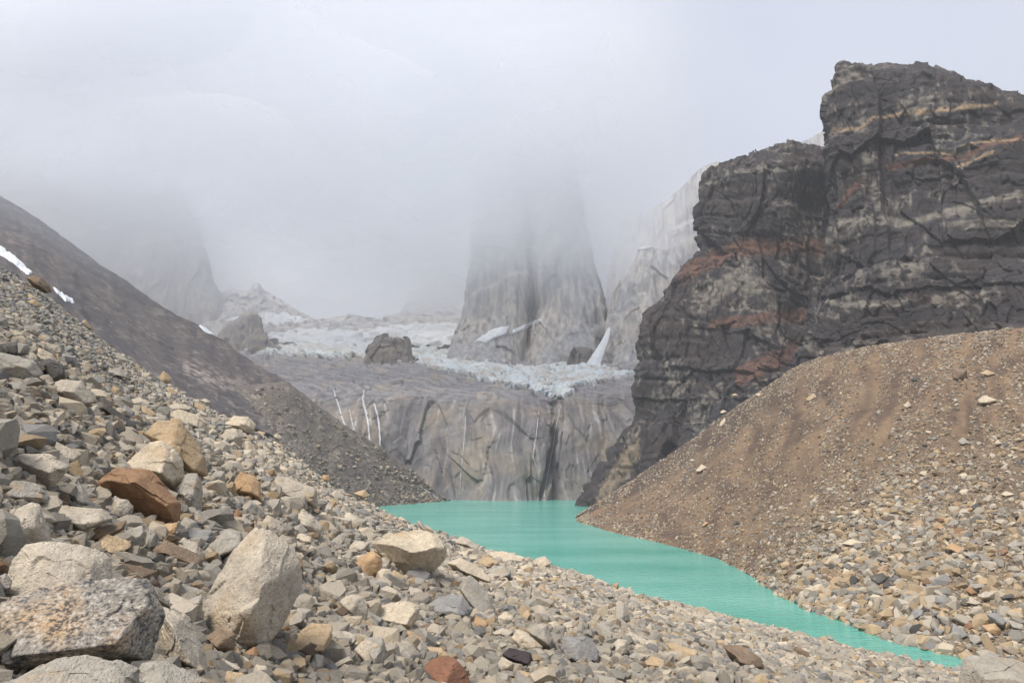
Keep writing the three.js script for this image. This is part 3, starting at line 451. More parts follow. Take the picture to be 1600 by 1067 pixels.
// A rock with the outline it shows from the viewpoint, standing where that outline meets the ground.
function rock(outline, kind, o = {}) {
  const seed = rocks.length + 1, R = rng(seed * 977 + 13), h = hull(outline), xs = h.map((q) => q[0]), ys = h.map((q) => q[1]), x0 = Math.min(...xs), x1 = Math.max(...xs), y0 = Math.min(...ys), y1 = Math.max(...ys), cx = (x0 + x1) / 2, cy = (y0 + y1) / 2;
  let D = o.depth ?? (o.on ? -spot(o.on, cx, y1 - (y1 - y0) * 0.15).z : groundHit(cx, y1 - (y1 - y0) * 0.12));
  if (D === null) D = groundHit(cx, y1 + 4) ?? groundHit(cx, y1 + 12) ?? 40;
  const c = at(cx, cy, D), back = c.clone().sub(EYE).normalize(), side = new THREE.Vector3().crossVectors(back, new THREE.Vector3(0, 1, 0)).normalize(), up = new THREE.Vector3().crossVectors(side, back);
  const far = c.distanceTo(EYE), flat = (px, py) => { const r = ray(px, py).normalize(), p = r.multiplyScalar(far / r.dot(back)).add(EYE).sub(c); return [p.dot(side), p.dot(up)]; };
  const poly = h.map((q) => flat(...q)), w = (x1 - x0) / FOCAL * D, hh = (y1 - y0) / FOCAL * D, T = (o.thick ?? 0.42 + 0.16 * R()) * Math.min(Math.max(w, hh), 1.6 * Math.min(w, hh)), planes = [];
  const area = poly.reduce((s, a, i) => { const b = poly[(i + 1) % poly.length]; return s + a[0] * b[1] - b[0] * a[1]; }, 0);
  poly.forEach((a, i) => {
    const b = poly[(i + 1) % poly.length], l = Math.hypot(b[0] - a[0], b[1] - a[1]); if (l < 1e-6) return;
    let nx = (b[1] - a[1]) / l, ny = -(b[0] - a[0]) / l; if (area < 0) { nx = -nx; ny = -ny; }
    const e = nx * a[0] + ny * a[1]; if (e < 0.02 * Math.min(w, hh)) return;
    const front = ny > 0.35 ? 0.35 + 0.5 * R() : ny < -0.35 ? (o.overhang ? 0.7 : 0.08 + 0.3 * R()) : 0.15 + 0.5 * R(), rear = 0.2 + 0.5 * R();
    planes.push([nx * Math.cos(front), ny * Math.cos(front), Math.sin(front), e * Math.cos(front)], [nx * Math.cos(rear), ny * Math.cos(rear), -Math.sin(rear), e * Math.cos(rear)]);
  });
  for (let k = 0; k < 3; k++) { const v = new THREE.Vector3((R() - 0.5) * 1.3, k === 0 ? 0.5 : (R() - 0.5) * 0.9, 1).normalize(); planes.push([v.x, v.y, v.z, T * (0.72 + 0.3 * R())]); }
  for (let k = 0; k < 2; k++) { const v = new THREE.Vector3((R() - 0.5), (R() - 0.5), -1).normalize(); planes.push([v.x, v.y, v.z, T * (0.8 + 0.3 * R())]); }
  for (const [nx, ny, nz, px, py, z] of o.faces ?? []) { const l = Math.hypot(nx, ny, nz), [fx, fy] = flat(px, py); planes.push([nx / l, ny / l, nz / l, (nx * fx + ny * fy + nz * z * T) / l]); }
  const span = Math.max(x1 - x0, y1 - y0), detail = span > 110 ? 44 : span > 60 ? 24 : span > 34 ? 14 : span > 18 ? 8 : 5;
  const m = new THREE.Mesh(carve(planes, [w / 2, hh / 2, T], detail, seed, kind), rockMaterial);
  m.position.copy(c).addScaledVector(back, o.on ? -0.1 * T : -0.3 * T); m.quaternion.setFromRotationMatrix(new THREE.Matrix4().makeBasis(side, up, back.clone().negate()));
  m.castShadow = m.receiveShadow = true;
  rocks.push({ m, hull: h, depth: D, reach: 2 * T, kind, cx, cy, x0, x1, y0, y1, span, label: o.label, landmark: o.landmark, zone: o.zone });
  return m;
}
const zoom = (ox, oy, s) => (pts) => pts.map(([x, y]) => [ox + x / s, oy + y / s]);
const A = zoom(0, 780, 3.72), B = zoom(0, 520, 3.81), E = zoom(260, 600, 3.81), F = zoom(280, 800, 4), G = zoom(560, 800, 4), H = zoom(840, 860, 4.444), K = zoom(1160, 880, 3.636), M = zoom(1200, 480, 2.54), Q = zoom(880, 540, 3.557), U = zoom(0, 380, 4.447);
const big = (landmark, label, extra) => ({ landmark, label, ...extra });

// the landmarks first
rock(A([[-70, 720], [-20, 620], [130, 545], [380, 480], [620, 452], [770, 445], [860, 465], [950, 670], [900, 790], [860, 940], [800, 955], [480, 960], [0, 1070], [-70, 1080]]), 'speckled', big('black-speckled boulder', 'largest boulder, black-speckled grey and orange, in the bottom left corner', { thick: 0.5, faces: [[0.05, 0.8, 0.62, 117, 945, 0.4], [0, -0.55, 0.85, 118, 994, 0.75], [0.85, 0.1, 0.5, 246, 965, 0.3]] }));
rock(A([[10, 1075], [200, 1000], [320, 925], [500, 905], [700, 940], [800, 985], [835, 1075], [835, 1160], [10, 1160]]), 'grey', big('grey slab on the bottom edge', 'broad grey slab on the bottom edge below the black-speckled boulder', { depth: 2.5 }));
rock(A([[790, 1000], [810, 960], [960, 935], [1100, 1000], [1210, 1055], [1240, 1160], [790, 1160]]), 'grey', big('flat grey rock on the bottom edge', 'flat grey rock on the bottom edge right of the broad grey slab', { depth: 3 }));
rock(A([[930, 615], [1080, 670], [1110, 720], [1180, 850], [1205, 1000], [1180, 1030], [940, 950], [915, 780], [925, 700]]), 'pale', big('leaning block', 'pale leaning block between the black-speckled boulder and the upright slab'));
rock(A([[70, 365], [150, 270], [260, 250], [500, 270], [620, 320], [655, 390], [640, 470], [400, 600], [0, 700], [0, 560]]), 'pale', big('scarred boulder', 'pale boulder with dark scars just above the black-speckled boulder'));
rock(A([[-40, 160], [0, 140], [100, 40], [180, 10], [230, 30], [290, 180], [305, 260], [120, 330], [0, 360], [-40, 340]]), 'pale', big('rounded boulder at the left edge', 'rounded pale boulder cut by the left edge above the scarred boulder'));
rock(A([[260, 30], [360, 35], [600, 55], [660, 110], [560, 165], [430, 205], [370, 150], [270, 90]]), 'pale', big('rust-streaked slab', 'long pale slab with a rust streak below the brown boulder'));
rock(B([[565, 890], [680, 805], [880, 808], [930, 850], [1000, 930], [1098, 1040], [1090, 1120], [1000, 1145], [900, 1120], [790, 1030], [580, 925]]), 'rust', big('rust-brown boulder', 'rust-brown wedge boulder perched on grey rocks at left', { overhang: true, faces: [[-0.15, 0.75, 0.6, 205, 750, 0.35], [0.75, -0.1, 0.62, 262, 795, 0.3]] }));
rock(B([[715, 800], [800, 720], [890, 655], [960, 640], [1030, 680], [1085, 760], [1100, 860], [1030, 945], [930, 900], [800, 850]]), 'cream', big('pitted boulder', 'whitish pitted boulder right behind the rust-brown boulder'));
rock(B([[850, 600], [930, 530], [1060, 510], [1110, 570], [1200, 700], [1235, 850], [1120, 860], [1010, 760]]), 'tan', big('tall tan slab', 'tall tan slab standing behind the whitish pitted boulder'));
rock(B([[1045, 950], [1110, 835], [1175, 838], [1205, 920], [1200, 1075], [1100, 1060]]), 'grey', big('square grey block', 'square grey block right of the rust-brown boulder'));
rock(B([[65, 755], [110, 710], [290, 718], [408, 790], [370, 880], [290, 940], [150, 860], [80, 800]]), 'pale', big('overhanging slab', 'flat-topped slab with dark underside near the left edge', { overhang: true, faces: [[0, 0.85, 0.5, 60, 716, 0.2], [0, -0.6, 0.8, 60, 733, 0.7]] }));
rock(B([[-50, 120], [0, 112], [200, 165], [255, 240], [200, 295], [0, 260], [-50, 260]]), 'grey', big('broad slab at the left edge', 'broad grey slab cut by the left edge beside a dark block'));
rock(B([[230, 170], [300, 150], [380, 195], [388, 270], [320, 305], [240, 275]]), 'dark', big('dark block', 'dark charcoal block beside the broad slab at the left edge'));
rock(B([[305, 300], [360, 275], [480, 283], [520, 335], [585, 410], [500, 445], [380, 415], [315, 390]]), 'pale', big('flat pale slab', 'flat pale slab just right of the dark charcoal block'));
rock(E([[390, 600], [440, 518], [520, 545], [560, 590], [568, 715], [500, 690], [400, 640]]), 'orange', big('tan-orange boulder', 'tan-orange boulder in the middle of the left slope'));
rock(E([[630, 580], [660, 543], [870, 610], [897, 640], [892, 740], [800, 720], [650, 660]]), 'pale', big('flat-topped boulder', 'flat-topped pale boulder right of the tan-orange boulder'));
rock(E([[340, 240], [400, 188], [490, 193], [528, 240], [522, 310], [450, 300], [400, 270]]), 'cream', big('crest boulder', 'cream boulder on the crest against the grey moraine'));
rock(F([[152, 580], [260, 380], [330, 250], [480, 110], [530, 103], [610, 190], [700, 238], [752, 320], [768, 400], [720, 560], [640, 700], [550, 835], [510, 885], [420, 870], [340, 870], [240, 855], [150, 730]]), 'pale', big('upright slab', 'tallest boulder, an upright tan-grey slab at lower left', { thick: 0.5, faces: [[-0.2, 0.25, 0.95, 382, 930, 0.7], [0.82, -0.05, 0.55, 443, 900, 0.35], [-0.75, -0.1, 0.62, 345, 930, 0.42], [0.05, -0.6, 0.8, 380, 990, 0.55]] }));
rock(F([[660, 815], [830, 690], [962, 698], [948, 800], [905, 890], [700, 890]]), 'tan', big('flat tan boulder', 'flat tan boulder just right of the upright slab'));
rock(F([[1085, 350], [1120, 280], [1220, 238], [1272, 300], [1265, 385], [1200, 425], [1110, 400]]), 'orange', big('ochre block', 'ochre block touching the left end of the perched boulder'));
rock(G([[72, 195], [180, 150], [280, 118], [430, 123], [500, 150], [555, 205], [542, 290], [480, 360], [330, 418], [250, 390], [150, 290]]), 'cream', big('perched boulder', 'big pale perched boulder near the centre, below the lake edge', { overhang: true, faces: [[0.1, 0.7, 0.7, 650, 845, 0.4], [-0.65, -0.2, 0.72, 612, 865, 0.4], [0.3, -0.62, 0.72, 660, 888, 0.5]] }));
rock(G([[440, 575], [480, 545], [560, 513], [650, 518], [718, 605], [690, 668], [600, 682], [500, 668], [465, 630]]), 'slate', big('blue-grey boulder', 'blue-grey boulder below the perched boulder'));
rock(G([[618, 470], [650, 410], [700, 393], [760, 450], [820, 520], [853, 610], [800, 655], [740, 630], [680, 560]]), 'grey', big('leaning grey pillar', 'leaning grey pillar rock right of the blue-grey boulder'));
rock(G([[68, 640], [110, 590], [200, 563], [320, 558], [388, 590], [370, 670], [320, 740], [240, 740], [110, 700]]), 'cream', big('cream boulder', 'cream and tan boulder left of the blue-grey boulder'));
rock(G([[392, 985], [440, 925], [520, 898], [600, 913], [670, 980], [702, 1060], [705, 1130], [410, 1130]]), 'red', big('red-brown boulder', 'rounded red-brown boulder on the bottom edge'));
rock(G([[893, 890], [940, 848], [1010, 858], [1082, 880], [1092, 930], [1030, 975], [950, 940]]), 'purple', big('blackish rock', 'blackish purple rock among pale stones near the bottom'));
rock(G([[952, 790], [990, 733], [1050, 748], [1152, 840], [1142, 890], [1080, 905], [1000, 860]]), 'cream', big('cream oblong block', 'cream oblong block just above the blackish purple rock'));
rock(H([[158, 690], [180, 598], [350, 593], [432, 700], [422, 778], [270, 798], [230, 795]]), 'slate', big('grey cube', 'cube-shaped grey boulder on the lower right moraine'));
rock(H([[1288, 670], [1340, 648], [1420, 663], [1552, 745], [1582, 805], [1520, 840], [1400, 825], [1340, 750]]), 'brown', big('brown slab', 'tilted brown-grey slab on the lower right moraine'));
rock(K([[1238, 640], [1250, 560], [1280, 518], [1400, 518], [1560, 543], [1660, 590], [1660, 740], [1238, 740]]), 'grey', big('corner boulder', 'large grey boulder in the bottom right corner', { depth: 21 }));
rock(U([[168, 240], [220, 218], [280, 233], [350, 300], [357, 340], [310, 352], [230, 310]]), 'brown', big('skyline boulder', 'dark brown boulder on the skyline at upper left'));

// the rest of the boulder field
const field = (z, rows) => rows.forEach(([kind, ...p]) => { const pts = []; for (let i = 0; i < p.length; i += 2) pts.push([p[i], p[i + 1]]); rock(z(pts), kind); });
field(A, [['pale', 220, 400, 290, 378, 390, 418, 402, 475, 280, 510], ['brown', 440, 215, 560, 165, 690, 158, 732, 120, 727, 175, 600, 250, 480, 275], ['tan', 522, 268, 620, 203, 762, 245, 757, 280, 650, 340], ['grey', 692, 210, 740, 175, 820, 153, 852, 190, 842, 265, 790, 305, 730, 275], ['pale', 608, 40, 640, -12, 740, 0, 772, 50, 720, 118, 650, 118],
  ['brown', 878, 295, 960, 233, 1160, 330, 1172, 390, 1090, 400, 900, 330], ['pale', 1028, 250, 1065, 218, 1167, 285, 1168, 350, 1110, 320], ['grey', 990, 620, 1170, 553, 1183, 690, 1130, 740, 1060, 670], ['grey', 1005, 520, 1060, 488, 1185, 530, 1172, 570, 1060, 588], ['orange', 893, 172, 960, 140, 1032, 135, 1022, 205, 960, 248, 908, 248],
  ['grey', 818, 285, 868, 172, 907, 188, 903, 275, 850, 300], ['grey', -30, 450, 30, 430, 70, 470, 60, 520, -30, 560], ['pale', 840, 430, 905, 420, 915, 480, 870, 500], ['tan', 955, 420, 1010, 390, 1080, 420, 1060, 460, 990, 465], ['grey', 295, 180, 370, 175, 405, 250, 330, 262], ['tan', 800, 310, 850, 310, 955, 360, 945, 378]]);
field(B, [['pale', 258, 690, 280, 648, 330, 648, 483, 718, 435, 790, 330, 750], ['grey', 0, 600, 60, 553, 192, 610, 182, 688, 60, 660], ['pale', 568, 710, 600, 688, 640, 718, 672, 790, 620, 830, 585, 790], ['cream', 178, 122, 230, 88, 310, 123, 352, 185, 300, 185, 210, 165], ['pale', 478, 452, 580, 428, 607, 495, 530, 518], ['dark', 588, 442, 640, 428, 800, 533, 812, 568, 760, 580, 670, 510],
  ['slate', 708, 470, 740, 428, 800, 468, 807, 525, 760, 528], ['tan', 788, 442, 860, 433, 932, 480, 900, 510, 810, 498], ['pale', 728, 402, 830, 383, 902, 415, 860, 440, 750, 425], ['cream', 978, 482, 1060, 453, 1180, 488, 1232, 540, 1222, 585, 1150, 570, 1050, 530], ['pale', 948, 442, 1050, 418, 1142, 440, 1132, 470, 980, 475], ['tan', 968, 347, 1000, 318, 1062, 355, 1030, 388],
  ['grey', 388, 975, 430, 888, 480, 908, 562, 1030, 480, 1048, 400, 1045], ['grey', -20, 930, 80, 875, 230, 898, 292, 980, 282, 1020, 120, 1012, -20, 980], ['pale', 618, 1045, 680, 968, 792, 1030, 782, 1090, 650, 1090], ['brown', 128, 500, 170, 488, 280, 568, 332, 592, 290, 605, 180, 550], ['pale', 263, 545, 290, 488, 342, 510, 342, 580, 300, 582], ['grey', 38, 392, 100, 368, 152, 440, 110, 468],
  ['dark', 0, 62, 100, 53, 107, 135, 40, 138], ['pale', 203, 602, 250, 583, 327, 620, 290, 655, 220, 648], ['orange', 400, 520, 430, 518, 462, 548, 445, 562, 405, 545], ['tan', 938, 272, 970, 223, 1022, 270, 1010, 305, 960, 292], ['grey', 10, 440, 60, 430, 110, 470, 60, 490], ['grey', 40, 510, 90, 480, 165, 540, 110, 555], ['dark', 125, 295, 200, 290, 285, 335, 270, 350, 180, 325],
  ['tan', 630, 375, 670, 315, 712, 330, 712, 368, 660, 382], ['grey', 540, 335, 600, 350, 625, 385, 560, 385], ['brown', 630, 378, 700, 372, 735, 395, 680, 402], ['tan', 575, 402, 640, 408, 695, 450, 680, 465], ['grey', 590, 530, 640, 515, 690, 580, 710, 620, 650, 600], ['grey', 690, 660, 720, 630, 732, 650, 715, 690], ['pale', 730, 670, 770, 650, 812, 690, 780, 712], ['grey', 715, 205, 760, 240, 770, 280, 640, 240, 590, 225],
  ['pale', 810, 645, 870, 640, 882, 670, 820, 710], ['pale', -20, 720, 40, 725, 62, 770, -20, 790], ['brown', 470, 760, 510, 720, 555, 780, 540, 800], ['pale', 345, 910, 395, 850, 437, 880, 420, 920], ['grey', 0, 1010, 40, 990, 78, 1040, 30, 1070]]);
field(E, [['pale', 318, 312, 350, 268, 412, 263, 457, 310, 442, 388, 400, 360, 340, 350], ['cream', 458, 402, 463, 338, 500, 343, 548, 412, 520, 448], ['grey', 243, 565, 290, 513, 347, 520, 352, 605, 320, 638, 270, 610], ['grey', 348, 545, 380, 513, 412, 552, 382, 625, 350, 608], ['grey', 293, 775, 330, 723, 380, 728, 402, 770, 372, 818, 310, 808], ['pale', 568, 812, 600, 778, 640, 798, 698, 860, 692, 915, 640, 912, 580, 870],
  ['pale', 738, 802, 800, 753, 880, 788, 932, 850, 912, 908, 830, 885], ['grey', 743, 855, 800, 828, 842, 870, 832, 912, 760, 900], ['pale', 638, 732, 700, 718, 714, 785, 650, 798], ['rust', 388, 792, 420, 738, 453, 770, 420, 818], ['grey', 438, 735, 500, 688, 560, 738, 578, 785, 480, 798], ['pale', 968, 655, 1010, 628, 1063, 670, 1052, 715, 1000, 708], ['tan', 958, 725, 980, 678, 1013, 700, 992, 775, 960, 768],
  ['tan', 1108, 648, 1180, 628, 1213, 665, 1170, 688], ['orange', 918, 555, 935, 540, 965, 545, 978, 575, 940, 580], ['pale', 888, 925, 930, 908, 983, 950, 960, 978, 900, 968], ['cream', 748, 902, 800, 888, 862, 910, 862, 955, 780, 948], ['grey', 248, 965, 350, 868, 440, 878, 463, 955, 380, 1045, 300, 1068, 250, 1010], ['slate', 72, 905, 120, 863, 280, 868, 272, 938, 200, 968], ['pale', 62, 965, 90, 913, 180, 948, 208, 1010, 190, 1038], ['grey', 978, 955, 1040, 893, 1063, 940, 1030, 982],
  ['grey', 68, 835, 110, 788, 180, 818, 192, 868, 100, 872], ['grey', 148, 795, 190, 748, 252, 800, 200, 862], ['pale', 230, 300, 270, 262, 305, 280, 300, 322, 250, 318], ['grey', 180, 318, 215, 295, 262, 330, 240, 362], ['pale', 415, 820, 460, 780, 515, 830, 480, 860], ['tan', 505, 860, 525, 808, 548, 850, 530, 880], ['pale', 690, 690, 740, 675, 760, 710, 720, 740], ['slate', 560, 570, 590, 545, 630, 570, 610, 605], ['cream', 740, 960, 770, 925, 800, 950, 790, 990],
  ['grey', 380, 350, 400, 342, 430, 372, 405, 405], ['tan', 530, 300, 545, 278, 592, 288, 575, 320], ['pale', 632, 310, 655, 290, 690, 320, 665, 345], ['tan', 150, 140, 175, 105, 230, 130, 235, 165, 190, 175], ['pale', 195, 95, 230, 85, 265, 105, 235, 122], ['pale', 0, 130, 80, 118, 150, 140, 130, 160, 20, 158]]);
field(F, [['brown', 158, 785, 240, 718, 353, 760, 345, 860, 250, 882], ['pale', 1088, 855, 1170, 778, 1280, 788, 1302, 900, 1240, 1010, 1190, 1008], ['pale', 998, 555, 1070, 508, 1150, 528, 1182, 600, 1162, 698, 1080, 690, 1030, 630], ['pale', 908, 975, 1060, 898, 1092, 930, 960, 998], ['tan', 738, 965, 745, 898, 827, 893, 802, 968], ['grey', 803, 985, 850, 883, 903, 898, 903, 978, 850, 1008], ['grey', 703, 645, 740, 598, 832, 608, 822, 665, 790, 708],
  ['cream', 788, 612, 810, 528, 852, 528, 872, 580, 830, 622], ['grey', 898, 665, 960, 613, 1013, 660, 960, 698], ['pale', 988, 765, 1030, 738, 1102, 768, 1113, 805, 1060, 868, 1020, 840], ['pale', 968, 1005, 1030, 948, 1103, 970, 1092, 1018], ['pale', 228, 955, 270, 913, 383, 970, 382, 995, 280, 992], ['tan', 288, 885, 370, 848, 388, 885, 330, 918], ['rust', 383, 888, 470, 838, 503, 880, 480, 918, 400, 902], ['pale', 358, 935, 400, 898, 443, 930, 420, 968],
  ['tan', 218, 1065, 300, 988, 400, 1008, 483, 1060, 483, 1110, 230, 1110], ['pale', 428, 1045, 480, 948, 542, 958, 583, 1030, 560, 1080], ['pale', 1038, 235, 1100, 178, 1190, 188, 1192, 245, 1100, 268], ['cream', 1088, 115, 1180, 93, 1233, 150, 1200, 182, 1130, 172], ['grey', 943, 185, 1000, 138, 1038, 160, 1012, 228, 960, 222], ['cream', 698, 155, 760, 133, 828, 170, 800, 208, 720, 198], ['cream', 858, 185, 920, 158, 953, 190, 920, 222], ['slate', 803, 325, 870, 278, 923, 350, 850, 358],
  ['orange', 618, 945, 650, 925, 682, 945, 650, 962], ['pale', 250, 890, 285, 885, 320, 920, 280, 930], ['grey', 155, 850, 220, 845, 252, 885, 200, 905], ['grey', 540, 905, 600, 880, 650, 920, 590, 940], ['cream', 1090, 400, 1150, 380, 1183, 430, 1170, 450], ['grey', 930, 400, 980, 380, 1013, 440, 960, 460], ['grey', 1020, 270, 1080, 240, 1090, 290, 1050, 305], ['pale', 1000, 700, 1080, 700, 1100, 740, 1050, 755]]);
field(G, [['grey', 1038, 735, 1070, 698, 1180, 698, 1223, 800, 1202, 870, 1130, 820], ['grey', 188, 845, 220, 798, 330, 828, 393, 890, 387, 938, 290, 948, 220, 905], ['grey', 18, 835, 60, 783, 150, 778, 178, 870, 152, 978, 100, 1018, 55, 980], ['orange', 258, 758, 310, 738, 360, 763, 413, 800, 350, 828, 290, 800], ['orange', 688, 685, 730, 638, 813, 690, 813, 738, 730, 732], ['tan', 573, 705, 620, 673, 673, 690, 645, 752, 590, 742], ['cream', 868, 655, 920, 618, 968, 650, 962, 698, 890, 708],
  ['pale', 828, 755, 900, 723, 968, 745, 942, 808, 870, 790], ['pale', 283, 505, 320, 463, 400, 488, 423, 535, 330, 552], ['pale', 113, 435, 150, 393, 213, 440, 197, 488, 140, 478], ['tan', 193, 392, 220, 358, 303, 410, 250, 438], ['cream', 543, 315, 640, 288, 740, 328, 833, 410, 822, 448, 720, 415, 600, 370], ['tan', 743, 315, 790, 268, 883, 310, 862, 348, 790, 368], ['grey', 788, 375, 900, 328, 953, 365, 957, 408, 870, 438, 820, 412],
  ['cream', 798, 252, 900, 243, 1033, 280, 1038, 325, 930, 320, 850, 300], ['pale', 1068, 335, 1100, 293, 1160, 273, 1203, 320, 1130, 362], ['pale', 948, 362, 1050, 348, 1063, 388, 980, 398], ['pale', 598, 192, 640, 148, 700, 173, 753, 220, 742, 252, 660, 225], ['cream', 598, 255, 690, 238, 693, 285, 630, 288], ['grey', 1028, 535, 1085, 448, 1088, 555, 1050, 568], ['pale', 1088, 525, 1120, 478, 1193, 530, 1150, 562], ['pale', 838, 985, 900, 903, 968, 940, 962, 992, 880, 1008],
  ['pale', 698, 795, 740, 763, 788, 800, 760, 832, 710, 822], ['tan', 418, 885, 430, 838, 520, 848, 573, 905, 470, 928], ['grey', 363, 845, 390, 808, 423, 870, 412, 938, 390, 910], ['tan', 1018, 645, 1060, 608, 1083, 640, 1060, 688], ['grey', 848, 1075, 870, 998, 942, 1008, 953, 1075], ['tan', 958, 1055, 1010, 983, 1083, 1010, 1063, 1075], ['grey', 800, 660, 850, 625, 875, 670, 830, 700], ['pale', 660, 930, 710, 918, 775, 945, 740, 965, 680, 960], ['orange', 1240, 935, 1275, 915, 1290, 945, 1265, 955],
  ['pale', 970, 975, 1000, 955, 1028, 975, 995, 995], ['pale', 200, 495, 235, 485, 290, 530, 240, 550], ['grey', 900, 540, 950, 530, 1000, 560, 940, 572], ['brown', 455, 670, 490, 660, 525, 695, 480, 710], ['grey', 360, 60, 385, 55, 440, 110, 425, 130, 390, 110], ['pale', 275, 100, 320, 75, 355, 105, 300, 118], ['pale', 820, 500, 870, 495, 895, 530, 850, 545], ['cream', 1180, 690, 1240, 680, 1279, 730, 1220, 745]]);
field(H, [['pale', 468, 695, 560, 613, 620, 623, 628, 715, 560, 748, 490, 730], ['grey', 528, 475, 545, 383, 600, 368, 643, 440, 643, 495, 560, 522], ['pale', 598, 605, 640, 558, 790, 638, 780, 670, 690, 662], ['tan', 883, 645, 930, 638, 1000, 688, 1123, 700, 1112, 748, 980, 755], ['tan', 738, 775, 790, 728, 880, 758, 893, 828, 760, 820], ['pale', 738, 545, 790, 498, 808, 565, 770, 582], ['tan', 888, 605, 940, 563, 988, 590, 960, 638], ['red', 138, 775, 180, 733, 228, 780, 210, 812],
  ['cream', -5, 90, 50, 38, 103, 90, 60, 128, 0, 128], ['pale', 368, 235, 420, 193, 493, 225, 470, 262], ['dark', 1058, 645, 1110, 603, 1153, 640, 1120, 688], ['pale', 1138, 455, 1200, 440, 1250, 463, 1263, 500, 1180, 490], ['pale', 1418, 495, 1460, 468, 1518, 520, 1480, 552], ['brown', 858, 395, 910, 348, 933, 390, 890, 418], ['cream', 1098, 565, 1200, 543, 1223, 580, 1130, 588], ['pale', 168, 505, 240, 488, 263, 540, 200, 558], ['slate', 283, 485, 320, 443, 373, 480, 340, 512],
  ['pale', 538, 285, 590, 248, 633, 280, 580, 308], ['slate', 448, 292, 490, 258, 528, 290, 500, 322], ['tan', 690, 370, 740, 330, 790, 370, 740, 392], ['pale', 1090, 500, 1130, 480, 1160, 525, 1130, 540], ['tan', 1460, 640, 1500, 600, 1530, 650, 1490, 680], ['grey', 620, 740, 680, 700, 740, 760, 700, 790], ['pale', 320, 190, 350, 165, 400, 185, 370, 215], ['pale', 170, 170, 210, 140, 245, 175, 210, 195], ['grey', 980, 660, 1020, 625, 1060, 660, 1020, 680], ['grey', 990, 545, 1030, 520, 1050, 555, 1020, 575],
  ['rust', 350, 440, 390, 435, 425, 465, 400, 480], ['pale', 1110, 820, 1180, 810, 1250, 830, 1180, 850]]);
field(K, [['grey', 425, 640, 450, 595, 510, 635, 500, 672], ['pale', 190, 550, 240, 528, 268, 560, 240, 590], ['tan', 305, 560, 345, 518, 372, 555, 340, 572], ['rust', 520, 470, 560, 455, 590, 485, 550, 492], ['grey', 480, 430, 490, 402, 530, 435, 510, 442], ['pale', 200, 390, 250, 365, 300, 395, 260, 410], ['brown', 245, 635, 290, 615, 325, 645, 280, 660], ['grey', 310, 640, 350, 590, 395, 640, 370, 675], ['rust', 585, 590, 625, 570, 662, 605, 625, 608]]);
field(U, [['tan', 153, 372, 210, 353, 263, 388, 200, 395], ['tan', 178, 402, 240, 388, 293, 432, 230, 448], ['tan', 563, 542, 590, 528, 653, 608, 600, 592], ['grey', 100, 470, 150, 460, 200, 505, 150, 510], ['grey', 40, 270, 80, 258, 120, 292, 70, 296], ['tan', 265, 450, 300, 438, 318, 455, 285, 470], ['tan', 920, 870, 950, 845, 990, 880, 950, 900]]);
// across the water
const across = (z, rows) => rows.forEach(([kind, ...p]) => { const pts = []; for (let i = 0; i < p.length; i += 2) pts.push([p[i], p[i + 1]]); rock(z(pts), kind, { on: bank, zone: 'far' }); });
rock(M([[728, 272], [740, 238], [792, 248], [795, 285], [750, 294]]), 'brown', big('round brown boulder', 'round brown boulder high on the scree slope across the water', { on: bank, zone: 'far' }));
rock(M([[833, 367], [860, 348], [914, 368], [880, 388], [840, 384]]), 'cream', big('pale slab high on the scree', 'pale slab high on the scree slope near the right edge', { on: bank, zone: 'far' }));
rock(M([[698, 957], [730, 933], [788, 960], [750, 984]]), 'orange', big('orange rock', 'orange rock on the bouldery bank at right', { on: bank, zone: 'far' }));
rock(Q([[733, 697], [770, 658], [803, 675], [762, 708]]), 'cream', big('lone pale slab', 'lone pale slab halfway down the brown scree slope', { on: bank, zone: 'far' }));
rock(K([[518, 277], [530, 238], [592, 233], [593, 272], [550, 289]]), 'cream', big('pale shore rock', 'pale block on the far shoreline', { on: bank, zone: 'far' }));
rock(K([[818, 392], [840, 348], [890, 348], [908, 385], [870, 404]]), 'tan', big('rounded shore boulder', 'rounded boulder at the far waterline, lower right', { on: bank, zone: 'far' }));
rock(K([[1178, 415], [1200, 338], [1240, 368], [1293, 410], [1240, 442]]), 'slate', big('grey pointed shore boulder', 'grey pointed boulder at the far waterline near the right edge', { on: bank, zone: 'far' }));
rock(K([[1358, 352], [1440, 338], [1473, 380], [1462, 422], [1400, 400]]), 'orange', big('tan shore boulder', 'tan-orange boulder above the waterline near the right edge', { on: bank, zone: 'far' }));
